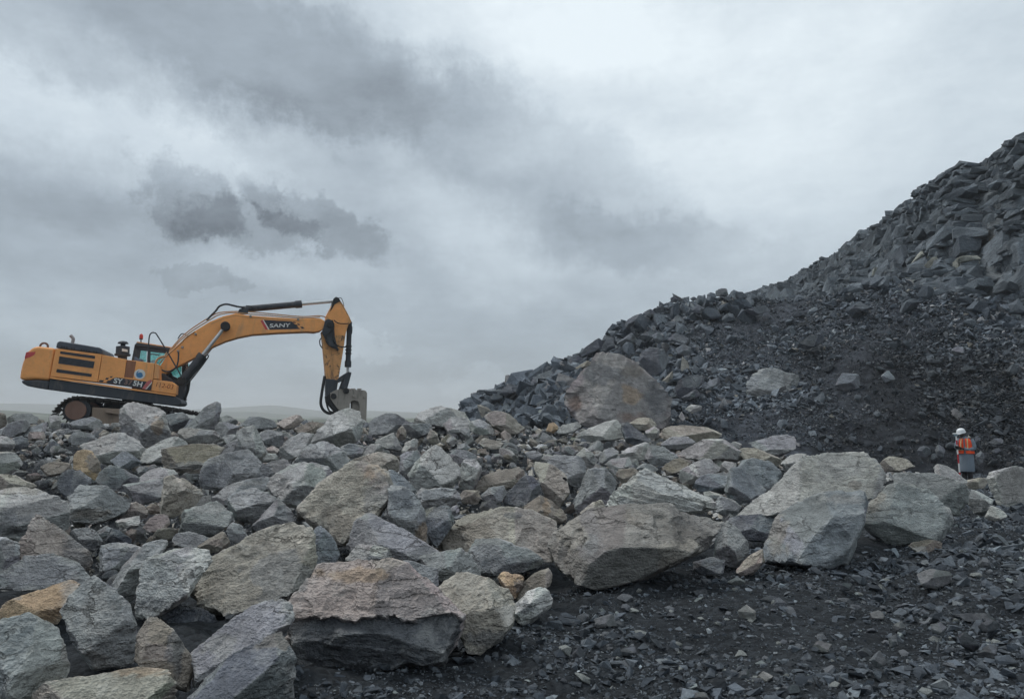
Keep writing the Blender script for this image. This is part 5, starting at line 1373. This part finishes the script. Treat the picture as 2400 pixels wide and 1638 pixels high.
# arm cylinder on top of the boom
A, B = ML(c2(690, 305), 1.5), ML(c2(1705, 212), 1.5); d_ = (B - A) / np.linalg.norm(B - A); mid = A + d_ * ((ML(c2(1340, 252), 1.5) - A) @ d_)
ac = bpy.data.objects.new('arm_cylinder', None); COL.objects.link(ac); ac.parent = EXC
tb2('barrel', A, mid - d_ * 0.02, 0.125, DARK, ac); tb2('gland', mid - d_ * 0.24, mid, 0.15, DARK, ac); tb2('rod', mid, B, 0.065, STEEL, ac)
prism('cylinder_bracket', [c2(640, 345), c2(655, 300), c2(720, 280), c2(760, 300), c2(750, 345)], 1.30, 1.70, DARK, 0.02, ac)
arm = prism('arm', [c2(1672, 250), c2(1690, 190), c2(1712, 172), c2(1742, 182), c2(1792, 255), c2(1862, 388), c2(1884, 440), c2(1850, 470), c2(1822, 560), c2(1790, 770), c2(1742, 1060), c2(1722, 1190), c2(1690, 1250), c2(1612, 1262), c2(1602, 1030), c2(1572, 700), c2(1556, 545), c2(1600, 515), c2(1606, 375)], 1.26, 1.74, PAINTW, 0.025, at=1.3)
prism('arm_upper_plate', [c2(1680, 255), c2(1765, 250), c2(1855, 395), c2(1836, 470), c2(1812, 590), c2(1700, 590), c2(1690, 470), c2(1612, 380)], 1.25, 1.2595, PAINT, 0.0, arm, at=1.3)
prism('arm_tip_cap', [c2(1668, 256), c2(1688, 186), c2(1712, 168), c2(1745, 180), c2(1762, 215), c2(1700, 250), c2(1672, 300), c2(1640, 340)], 1.235, 1.765, BLACK, 0.02, arm, at=1.3)
prism('elbow_cover', [c2(1596, 420), c2(1640, 412), c2(1680, 436), c2(1692, 500), c2(1698, 600), c2(1722, 700), c2(1742, 748), c2(1690, 720), c2(1636, 700), c2(1606, 650), c2(1560, 560)], 1.10, 1.25, DARK, 0.02, at=1.2)
cyl_across('elbow_pin', c2(1640, 478), 1.04, 1.11, 0.10, BLACK, at=1.2)
prism('arm_lower_sleeve', [c2(1600, 1060), c2(1735, 1075), c2(1720, 1195), c2(1690, 1255), c2(1608, 1262)], 1.22, 1.78, DARK, 0.02, at=1.3)
A, B = ML(c2(1862, 440), 1.5), ML(c2(1842, 1000), 1.5); d_ = (B - A) / np.linalg.norm(B - A); mid = A + d_ * ((ML(c2(1838, 935), 1.5) - A) @ d_)
bc_ = bpy.data.objects.new('bucket_cylinder', None); COL.objects.link(bc_); bc_.parent = EXC
tb2('barrel', A, mid - d_ * 0.02, 0.10, DARK, bc_); tb2('gland', mid - d_ * 0.25, mid, 0.13, DARK, bc_); tb2('rod', mid, B, 0.052, STEEL, bc_)
for fr in (0.48, 0.55, 0.62): 
    p_ = A + (B - A) * fr; tb2('clamp', p_ - d_ * 0.03, p_ + d_ * 0.03, 0.125, BLACK, bc_)
for va, vb in ((1.14, 1.21), (1.79, 1.86)):
    prism('rocker_link', [c2(1722, 1080), c2(1735, 1060), c2(1850, 985), c2(1878, 992), c2(1872, 1030), c2(1745, 1105)], va, vb, DARK, 0.01, at=1.2)
    prism('drive_link', [c2(1762, 1170), c2(1815, 1020), c2(1878, 990), c2(1875, 1020), c2(1832, 1175)], va - 0.075, va - 0.005, DARK, 0.01, at=1.2)
# breaker
hb = prism('breaker_plate', [c8(440, 540), c8(620, 450), c8(900, 375), c8(1060, 410), c8(1240, 440), c8(1500, 455), c8(1560, 490), c8(1585, 560), c8(1555, 1700), c8(1540, 1900), c8(1360, 1900), c8(1345, 1200), c8(1345, 900), c8(1300, 800), c8(1200, 770), c8(1100, 800), c8(1050, 880), c8(1040, 1300), c8(1000, 1500), c8(760, 1140), c8(560, 880), c8(450, 720)], 1.14, 1.22, PLATE, 0.012, at=1.2)
prism('breaker_plate', [c8(440, 540), c8(620, 450), c8(900, 375), c8(1060, 410), c8(1240, 440), c8(1500, 455), c8(1560, 490), c8(1585, 560), c8(1555, 1700), c8(1540, 1900), c8(1360, 1900), c8(1345, 1200), c8(1345, 900), c8(1300, 800), c8(1200, 770), c8(1100, 800), c8(1050, 880), c8(1040, 1300), c8(1000, 1500), c8(760, 1140), c8(560, 880), c8(450, 720)], 1.78, 1.86, PLATE, 0.012, at=1.2)
prism('breaker_body', [c8(1130, 780), c8(1420, 780), c8(1440, 2000), c8(1130, 2000)], 1.30, 1.70, PLATE, 0.03, at=1.2)
prism('breaker_head_plate', [c8(900, 420), c8(1060, 450), c8(1530, 500), c8(1560, 700), c8(1540, 760), c8(1000, 700)], 1.225, 1.775, DARK, 0.02, at=1.2)
chs = ML(c8(1290, 1990), 1.2); bm = bmesh.new(); tube_bm(bm, [(chs[0], 1.5, chs[2] + 0.05), (chs[0], 1.5, chs[2] - 0.55), (chs[0], 1.5, chs[2] - 0.70)], [0.08, 0.08, 0.02], 14); obj_bm('chisel', bm, TRACK)
cyl_across('bracket_pin', c8(545, 640), 1.08, 1.14, 0.11, BLACK, at=1.2); cyl_across('bracket_pin', c8(930, 480), 1.04, 1.14, 0.11, BLACK, at=1.2)
cyl_across('plate_bolt', c8(1180, 640), 1.08, 1.14, 0.065, PLATE, at=1.2); cyl_across('plate_bolt', c8(1500, 655), 1.08, 1.14, 0.058, PLATE, at=1.2)
for x_ in (1185, 1375): prism('top_bolt', [c8(x_ - 60, 395), c8(x_ + 60, 400), c8(x_ + 55, 440), c8(x_ - 55, 432)], 1.30, 1.50, PLATE, 0.01, at=1.2)
prism('hose_guard', [c8(310, 650), c8(420, 560), c8(480, 720), c8(700, 1020), c8(740, 1130), c8(640, 1180), c8(560, 1080), c8(340, 830)], 1.2, 1.7, BLACK, 0.02, at=1.2)
tube('hose', [c2(1592, 1030), c2(1575, 1120), c2(1556, 1240), c2(1548, 1330), c2(1575, 1400), c2(1640, 1440), c2(1720, 1430)], 1.3, 0.055, BLACK)
tube('hose', [c2(1606, 1250), c2(1612, 1330), c2(1640, 1410), c2(1690, 1430)], 1.25, 0.035, BLACK)
tube('hose', [c2(1560, 610), c2(1538, 640), c2(1540, 690), c2(1568, 730)], 1.5, 0.022, BLACK)
tube('hose', [c2(1670, 420), c2(1692, 480), c2(1680, 560), c2(1690, 640), c2(1730, 700), c2(1790, 714), c2(1845, 712)], 1.06, 0.025, BLACK)
tube('hose', [c2(1690, 420), c2(1740, 455), c2(1820, 460), c2(1855, 455)], 1.1, 0.02, BLACK)
tube('hose', [c2(1690, 470), c2(1660, 540), c2(1610, 590), c2(1610, 660), c2(1660, 710), c2(1740, 745)], 1.07, 0.022, BLACK)
tube('hose', [c2(1745, 178), c2(1770, 180), c2(1790, 220), c2(1802, 270)], 1.3, 0.012, BLACK)
tube('hose', [c2(1858, 480), c2(1888, 490), c2(1888, 560), c2(1872, 590)], 1.3, 0.014, BLACK)
# pipes and hoses along the boom
tube('boom_pipe', [c1(1850, 760), c1(1959, 632), c2(130, 520), c2(330, 390), c2(420, 345), c2(560, 328), c2(720, 328), c2(1000, 352), c2(1330, 382), c2(1540, 374), c2(1620, 400)], 1.35, 0.022, PIPE)
tube('boom_pipe', [c1(1830, 800), c1(1959, 655), c2(140, 540), c2(340, 415), c2(440, 362), c2(600, 340), c2(740, 352), c2(1000, 372), c2(1330, 398), c2(1540, 388)], 1.24, 0.022, PIPE)
tube('boom_pipe', [c1(1740, 900), c1(1790, 840), c1(1880, 760), c1(1970, 680), c2(70, 615), c2(170, 545)], 1.19, 0.02, PIPE)
tube('boom_hose', [c2(300, 425), c2(350, 370), c2(400, 320), c2(440, 270), c2(510, 247), c2(590, 262), c2(640, 274), c2(705, 282)], 1.3, 0.038, DARK)
tube('boom_hose', [c2(730, 265), c2(780, 270), c2(810, 290)], 1.3, 0.02, BLACK)
tube('boom_hose', [c1(1700, 880), c1(1720, 850), c1(1790, 820), c1(1830, 770)], 1.1, 0.03, PIPE)
tube('boom_hose', [c1(1735, 945), c1(1790, 975), c1(1850, 980), c1(1920, 940), c1(1945, 880), c1(1952, 800), c1(1948, 765)], 1.05, 0.026, DARK)
tube('boom_hose', [c1(1945, 625), c1(1975, 580), c1(2005, 570), c1(2050, 590)], 1.5, 0.02, BLACK)
for p_ in ((c2(180, 575),), (c2(36, 718),), (c2(780, 380),), (c2(1300, 415),), (c1(1948, 760),)):
    cyl_across('pipe_clamp', p_[0], 1.12, 1.21, 0.045, PLATE, at=1.2, n=12)
tube('engine_hose', [c6(1060, 740), c6(1110, 640), c6(1180, 600), c6(1260, 600)], 0.9, 0.03, PIPE)
prism('valve_box', [c6(665, 680), c6(670, 605), c6(700, 605), c6(720, 630), c6(830, 650), c6(825, 695)], 0.5, 0.8, plain('blue_grey_box', (0.08, 0.13, 0.2), 0.5), 0.02)

# --- markings
def text(body, p0, p1, height_px, v, mat, parent, shear=0.0, bold=0.012, squeeze=None):
    """lettering fitted between two photo pixels along its base line"""
    cu = bpy.data.curves.new('lettering', 'FONT'); cu.body = body; cu.size = 1.0; cu.shear = shear; cu.offset = bold; cu.extrude = 0.002; cu.align_x = 'LEFT'
    o = bpy.data.objects.new('lettering', cu); COL.objects.link(o); bpy.context.view_layer.update()
    me = bpy.data.meshes.new_from_object(o.evaluated_get(bpy.context.evaluated_depsgraph_get()))
    bpy.data.objects.remove(o)
    vs = np.zeros(len(me.vertices) * 3); me.vertices.foreach_get('co', vs); vs = vs.reshape(-1, 3)
    x0, x1 = vs[:, 0].min(), vs[:, 0].max(); y0, y1 = vs[:, 1].min(), vs[:, 1].max()
    A, B = ML(p0, v), ML(p1, v); ex = B - A; L_ = np.linalg.norm(ex); ex /= L_
    up = np.array([-ex[2], 0, ex[0]])
    Hh = height_px * 25.5 / FPX
    out = A + np.outer((vs[:, 0] - x0) / (x1 - x0) * L_, ex) + np.outer((vs[:, 1] - y0) / (y1 - y0) * Hh, up)
    out[:, 1] = v - vs[:, 2]
    me.vertices.foreach_set('co', out.astype(np.float32).ravel()); me.update()
    return link('lettering', me, mat, parent)
prism('boom_badge', [c2(925, 418), c2(1230, 435), c2(1322, 518), c2(990, 526)], VB0 - 0.004, VB0, INK, 0.0, boom)
prism('boom_badge_stripe', [c2(888, 428), c2(912, 420), c2(972, 524), c2(944, 526)], VB0 - 0.004, VB0, REDV, 0.0, boom)
prism('boom_badge_stripe', [c2(913, 420), c2(923, 418), c2(988, 525), c2(974, 525)], VB0 - 0.004, VB0, WHITE, 0.0, boom)
for pp in ([(1236, 438), (1262, 438), (1278, 452), (1252, 452)], [(1288, 458), (1312, 462), (1324, 478), (1298, 474)], [(1262, 466), (1286, 470), (1300, 488), (1278, 486)], [(1322, 492), (1352, 494), (1372, 514), (1340, 514)]):
    prism('boom_check', [c2(*p) for p in pp], VB0 - 0.004, VB0, INK, 0.0, boom)
text('SANY', c2(988, 503), c2(1222, 496), 10.2, VB0 - 0.007, WHITE, boom, 0.12, 0.02)
prism('side_badge', [c6(262, 1010), c6(330, 985), c6(470, 1004), c6(905, 1064), c6(815, 1192), c6(160, 1090)], -0.014, -0.0125, INK, 0.0)
prism('side_badge_stripe', [c6(908, 1066), c6(984, 1023), c6(1000, 1056), c6(872, 1206), c6(815, 1193)], -0.015, -0.0128, PINKV, 0.0)
prism('side_badge_stripe', [c6(1002, 1062), c6(1000, 1090), c6(895, 1208), c6(875, 1206)], -0.015, -0.0128, WHITE, 0.0)
prism('side_badge_corner', [c6(1001, 1095), c6(984, 1222), c6(898, 1209)], -0.015, -0.0128, INK, 0.0)
for pp in ([(30, 1033), (112, 1040), (84, 1076), (8, 1068)], [(152, 990), (202, 996), (178, 1030), (130, 1024)], [(228, 965), (276, 966), (250, 990), (212, 988)], [(190, 1040), (240, 1046), (205, 1084), (140, 1078)]):
    prism('side_check', [c6(*p) for p in pp], -0.0105, -0.0085, INK, 0.0)
text('SY', c6(283, 1092), c6(448, 1112), 12.4, -0.0165, WHITE, EXC, 0.0, 0.03)
text('37', c6(478, 1116), c6(630, 1134), 12.4, -0.0165, OLDLET, EXC, 0.0, 0.03)
text('5H', c6(640, 1136), c6(806, 1168), 12.4, -0.0165, WHITE, EXC, 0.0, 0.03)
text('112-03', c6(1072, 1158), c6(1388, 1206), 10.5, -0.0235, STENCIL, EXC, 0.08, -0.004)
text('T-1', c6(0, 0), c6(1, 1), 1, 0, INK, EXC) if False else None
em = cyl_across('emblem', c6(772, 926), -0.0145, -0.0105, 0.172, WHITE, n=36, bevel=0.0)
def disc_part(name, pts, mat, v): return prism(name, pts, v, v + 0.0015, mat, 0.0, em)
ci = [(772 + 68 * math.cos(a), 930 + 66 * math.sin(a)) for a in np.linspace(0.5, math.pi - 0.2, 14)]
disc_part('emblem_wave', [c6(*p) for p in ci] + [c6(735, 905), c6(780, 890), c6(820, 905)], BLUEV, -0.0165)
disc_part('emblem_arc', [c6(705, 925), c6(715, 890), c6(740, 868), c6(775, 862), c6(745, 885), c6(728, 910), c6(722, 950)], BLUEV, -0.0165)
cp_ = ML(c6(1118, 690), 0.9)
# writing on the cab's front post
prism('post_letter', [c9(745, 480), c9(785, 540), c9(770, 548), c9(738, 500)], 1.998, 2.003, WHITE, 0.0, at=2.0)
prism('post_letter', [c9(740, 560), c9(795, 600), c9(790, 690), c9(740, 715), c9(735, 690), c9(768, 670), c9(738, 640), c9(768, 615)], 1.998, 2.003, WHITE, 0.0, at=2.0)
# ------------------------------------------------------------------ surveyor
PD = 25.0
pb = P(2268, 1125, PD); pb[2] = floor_z(pb[0], PD) - 0.03
PER = link('person', None); PER.location = pb; PT = math.radians(-40); PER.rotation_euler = (0, 0, PT); PER.scale = (0.92, 0.95, 1.0)
tag(PER, 'person in white helmet, grey coat and orange vest holding a red and white pole', 'person')
SKIN = plain('dark_skin', (0.035, 0.022, 0.018), 0.6, dirt=0.1)
COAT = plain('grey_raincoat', (0.165, 0.205, 0.25), 0.6, dirt=0.2, dirtcol=(0.12, 0.13, 0.14), scale=5)
VEST = plain('orange_vest', (0.82, 0.075, 0.014), 0.65, dirt=0.1, dirtcol=(0.5, 0.08, 0.03))
BANDS = plain('reflective_band', (0.55, 0.52, 0.25), 0.5, dirt=0.15)
TROUS = plain('black_trousers', (0.012, 0.013, 0.017), 0.8, dirt=0.2)
HELM = plain('white_helmet', (0.72, 0.74, 0.76), 0.35, dirt=0.1)

def skin(name, verts, edges, radii, mat, parent, root=0, sub=2):
    me = bpy.data.meshes.new(name); me.from_pydata(verts, edges, [])
    o = link(name, me, mat, parent)
    o.modifiers.new('skin', 'SKIN')
    sd = me.skin_vertices[0].data
    for i, r_ in enumerate(radii): sd[i].radius = r_ if isinstance(r_, tuple) else (r_, r_)
    sd[root].use_root = True
    s = o.modifiers.new('sub', 'SUBSURF'); s.levels = sub; s.render_levels = sub
    return o
# body: turned a little to the left, head bent over the instrument, both hands on the pole
bv = [(0, 0, .92), (0, 0, 1.12), (-.01, 0, 1.34), (-.03, -.01, 1.46), (-.08, -.04, 1.52), (-.11, -.06, 1.60),      # pelvis .. head
      (.09, .0, .88), (.09, -.01, .48), (.08, .02, .09), (.04, -.10, .04), (-.09, .02, .88), (-.10, -.02, .48), (-.10, .0, .09), (-.15, -.12, .04),
      (.19, .0, 1.40), (.24, -.03, 1.13), (.02, -.20, 1.10), (-.11, -.24, 1.12),
      (-.20, .0, 1.40), (-.27, -.08, 1.15), (-.24, -.22, 1.13), (-.20, -.28, 1.14)]
be2 = [(0, 1), (1, 2), (2, 3), (3, 4), (4, 5), (0, 6), (6, 7), (7, 8), (8, 9), (0, 10), (10, 11), (11, 12), (12, 13), (2, 14), (14, 15), (15, 16), (16, 17), (2, 18), (18, 19), (19, 20), (20, 21)]
br = [.13, .13, .14, .055, .075, .085, .085, .06, .045, .04, .085, .06, .045, .04, .07, .05, .035, .028, .07, .05, .035, .028]
body = skin('body', bv, be2, br, SKIN, PER)
# fingers closing round the pole
POLE = Vector((-.165, -.275, 0))
for hx, (bx_, by_, bz_), sgn in (('r', (-.11, -.24, 1.12), 1), ('l', (-.20, -.28, 1.14), -1)):
    for k in range(4):
        z = bz_ + 0.03 - 0.02 * k; ln = [.9, 1.0, .95, .8][k]
        c_ = POLE + Vector((0, 0, z))
        pts_ = [Vector((bx_, by_, z))] + [c_ + Vector((math.cos(a) * .030, math.sin(a) * .030, 0)) for a in ([0.4, -0.8, -2.0 * ln] if sgn > 0 else [2.8, 4.0, 5.2 * ln])]
        bm = bmesh.new(); tube_bm(bm, pts_, [.011, .010, .009, .007], 8); obj_bm('finger', bm, SKIN, body, smooth=True)
    c_ = POLE + Vector((0, 0, bz_ + .045))
    bm = bmesh.new(); tube_bm(bm, [Vector((bx_, by_, bz_ + .02)), c_ + Vector((.025 * sgn, .01, 0)), c_ + Vector((.0, -.032, .012))], [.013, .011, .008], 8); obj_bm('thumb', bm, SKIN, body, smooth=True)
# face
hc = Vector((-.115, -.065, 1.60))
fd = Vector((-.72, -.62, -.30)).normalized(); fs = fd.cross(Vector((0, 0, 1))).normalized(); fu = fs.cross(fd)
bm = bmesh.new(); tube_bm(bm, [hc + fd * .085 + fu * .02, hc + fd * .112 - fu * .012, hc + fd * .09 - fu * .02], [.008, .014, .010], 8); obj_bm('nose', bm, SKIN, body, smooth=True)
for s_ in (-1, 1):
    bm = bmesh.new(); bmesh.ops.create_uvsphere(bm, u_segments=8, v_segments=6, radius=.012); bmesh.ops.translate(bm, verts=bm.verts, vec=hc + fd * .088 + fs * .03 * s_ + fu * .022); obj_bm('eye', bm, WHITE, body, smooth=True)
    bm = bmesh.new(); bmesh.ops.create_uvsphere(bm, u_segments=8, v_segments=6, radius=.025); bmesh.ops.scale(bm, verts=bm.verts, vec=(.5, .7, 1.2)); bmesh.ops.translate(bm, verts=bm.verts, vec=hc + fs * .092 * s_); obj_bm('ear', bm, SKIN, body, smooth=True)
bm = bmesh.new(); tube_bm(bm, [hc + fd * .095 - fu * .045 + fs * .022, hc + fd * .10 - fu * .047, hc + fd * .095 - fu * .045 - fs * .022], .007, 6); obj_bm('mouth', bm, RUST, body, smooth=True)

def loft(name, rings, mat, parent, n=28, closed=True, wob=0.0, a0=0.0, a1=2 * math.pi, thick=0.0):
    """rings: (cx, cy, z, rx, ry)"""
    bm = bmesh.new(); R = []
    full = abs(a1 - a0 - 2 * math.pi) < 1e-4
    m = n if full else n + 1
    for j, (cx_, cy_, z, rx, ry) in enumerate(rings):
        ring = []
        for k in range(m):
            a = a0 + (a1 - a0) * k / n
            f = 1 + wob * (math.sin(a * 5 + j * 0.4) * 0.6 + math.sin(a * 9 + 1.3 * j) * 0.4) * (1 - j / max(len(rings) - 1, 1) * 0.7)
            ring.append(bm.verts.new((cx_ + rx * f * math.cos(a), cy_ + ry * f * math.sin(a), z)))
        R.append(ring)
    for a, b in zip(R[:-1], R[1:]):
        for k in range(m if full else m - 1): bm.faces.new((a[k], a[(k + 1) % m], b[(k + 1) % m], b[k]))
    o = obj_bm(name, bm, mat, parent, smooth=True)
    s = o.modifiers.new('thickness', 'SOLIDIFY'); s.thickness = thick or 0.012; s.offset = 0
    s = o.modifiers.new('sub', 'SUBSURF'); s.levels = 1; s.render_levels = 1
    return o
coat = loft('coat', [(0, 0, .34, .235, .185), (0, 0, .50, .235, .185), (0, 0, .72, .228, .18), (0, 0, .92, .218, .172), (0, 0, 1.08, .205, .165), (-.005, 0, 1.25, .215, .165), (-.01, 0, 1.37, .225, .15), (-.02, 0, 1.44, .16, .11), (-.03, -.01, 1.49, .085, .08)], COAT, PER, wob=0.06)
for p_ in ([(.17, .0, 1.40), (.235, -.02, 1.27), (.25, -.04, 1.13), (.13, -.13, 1.09), (-.03, -.22, 1.105)], [(-.18, .0, 1.40), (-.255, -.06, 1.27), (-.27, -.10, 1.15), (-.25, -.18, 1.13), (-.23, -.24, 1.135)]):
    bm = bmesh.new(); tube_bm(bm, smooth_path(p_, 4), [.088] * 4 + [.080] * 4 + [.072] * 4 + [.056] * 5, 14, cap=False); o = obj_bm('sleeve', bm, COAT, coat, smooth=True)
loft('collar', [(-.03, -.01, 1.45, .10, .095), (-.045, -.015, 1.52, .088, .085)], COAT, coat)
vest = loft('vest', [(0, 0, .94, .262, .212), (0, 0, 1.02, .255, .205), (0, 0, 1.08, .248, .20), (-.005, 0, 1.20, .24, .195), (-.01, 0, 1.30, .236, .19), (-.012, 0, 1.38, .225, .180), (-.02, 0, 1.45, .15, .135)], VEST, PER, a0=math.radians(-86), a1=math.radians(262))
loft('reflective_band', [(0, 0, 1.055, .262, .214), (0, 0, 1.10, .258, .21)], BANDS, vest, a0=math.radians(-85), a1=math.radians(261))
for x_ in (.085, -.13):
    bm = bmesh.new(); tube_bm(bm, smooth_path([(x_, -.195, 1.10), (x_, -.188, 1.22), (x_ * .95, -.178, 1.33), (x_ * .85, -.14, 1.43)], 4), .018, 8); obj_bm('reflective_band', bm, BANDS, vest, smooth=True)
for x_ in (.09, -.095):
    loft('trouser_leg', [(x_, .0, .07, .075, .085), (x_, 0, .3, .085, .09), (x_ * .95, 0, .6, .10, .10), (x_ * .9, 0, .86, .105, .11)], TROUS, PER, n=14)
    bm = bmesh.new(); bmesh.ops.create_cube(bm, size=1); bmesh.ops.scale(bm, verts=bm.verts, vec=(.11, .27, .10)); bmesh.ops.translate(bm, verts=bm.verts, vec=(x_ - .02, -.06, .035)); obj_bm('boot', bm, BLACK, PER, 0.03, seg=3)
hz = Vector((-.12, -.07, 1.645)); bm = bmesh.new(); rings = []
prof = [(.150, -.005), (.135, .0), (.132, .04), (.12, .085), (.09, .118), (.05, .135), (.012, .140)]
for r_, z in prof: rings.append([bm.verts.new((r_ * 1.12 * math.cos(a), r_ * math.sin(a), z)) for a in [2 * math.pi * k / 24 for k in range(24)]])
for a, b in zip(rings[:-1], rings[1:]):
    for k in range(24): bm.faces.new((a[k], a[(k + 1) % 24], b[(k + 1) % 24], b[k]))
bm.faces.new(rings[-1])
for v_ in rings[0]:
    if v_.co.x < -0.05: v_.co.x -= 0.045; v_.co.z -= 0.008
he = obj_bm('helmet', bm, HELM, PER, smooth=True); he.location = hz; he.rotation_euler = (math.radians(8), math.radians(-14), math.radians(38))
s = he.modifiers.new('thickness', 'SOLIDIFY'); s.thickness = 0.006

# the pole he holds: red and white bands, a levelling head on top, held a step to the front
SP_ = link('survey_pole', None); SP_.location = Vector(pb) + Matrix.Rotation(PT, 3, 'Z') @ POLE; SP_.rotation_euler = (math.radians(1.0), math.radians(-2.0), PT)
tag(SP_, 'red and white banded survey pole with a small white instrument head on top', 'survey pole')
PR = plain('pole_red', (0.50, 0.03, 0.04), 0.4, dirt=0.1); PWm = plain('pole_white', (0.72, 0.72, 0.72), 0.4, dirt=0.1)
z = 0.06
for k, (ln, m_) in enumerate([(.27, PR), (.30, PWm), (.30, PR), (.30, PWm), (.16, PR), (.20, PWm)]):
    bm = bmesh.new(); tube_bm(bm, [(0, 0, z), (0, 0, z + ln)], .023, 14); obj_bm('pole_section', bm, m_, SP_); z += ln
bm = bmesh.new(); tube_bm(bm, [(0, 0, 0), (0, 0, .062)], [.004, .018], 12); obj_bm('pole_tip', bm, STEEL, SP_)
bm = bmesh.new(); bmesh.ops.create_cube(bm, size=1); bmesh.ops.scale(bm, verts=bm.verts, vec=(.15, .07, .035)); bmesh.ops.translate(bm, verts=bm.verts, vec=(-.02, 0, z + .02)); obj_bm('instrument_head', bm, HELM, SP_, .01)
bm = bmesh.new(); bmesh.ops.create_cube(bm, size=1); bmesh.ops.scale(bm, verts=bm.verts, vec=(.11, .05, .07)); bmesh.ops.translate(bm, verts=bm.verts, vec=(-.01, 0, z - .035)); obj_bm('instrument_body', bm, plain('grey_blue_case', (0.20, 0.27, 0.31), 0.4), SP_, .01)
bm = bmesh.new(); bmesh.ops.create_cube(bm, size=1); bmesh.ops.scale(bm, verts=bm.verts, vec=(.09, .025, .15)); bmesh.ops.rotate(bm, verts=bm.verts, matrix=Matrix.Rotation(0.7, 3, 'X')); bmesh.ops.translate(bm, verts=bm.verts, vec=(-.005, -.07, 1.15)); obj_bm('field_controller', bm, BLACK, SP_, .008)

# ------------------------------------------------------------------ air
if True:
    bm = bmesh.new(); bmesh.ops.create_cube(bm, size=1.0)
    bmesh.ops.scale(bm, verts=bm.verts, vec=(6400, 6400, 48.1)); bmesh.ops.translate(bm, verts=bm.verts, vec=(0, 0, 21.9))
    hm = bpy.data.meshes.new('haze'); bm.to_mesh(hm); bm.free()
    m = bpy.data.materials.new('air'); m.use_nodes = True; nt = m.node_tree; nt.nodes.clear()
    out = nt.nodes.new('ShaderNodeOutputMaterial'); pv = nt.nodes.new('ShaderNodeVolumePrincipled')
    pv.inputs['Color'].default_value = (0.97, 0.985, 1.0, 1); pv.inputs['Density'].default_value = 0.00055; pv.inputs['Anisotropy'].default_value = 0.0
    nt.links.new(pv.outputs[0], out.inputs['Volume'])
    hz_ = link('haze', hm, m); hz_['kind'] = 'stuff'
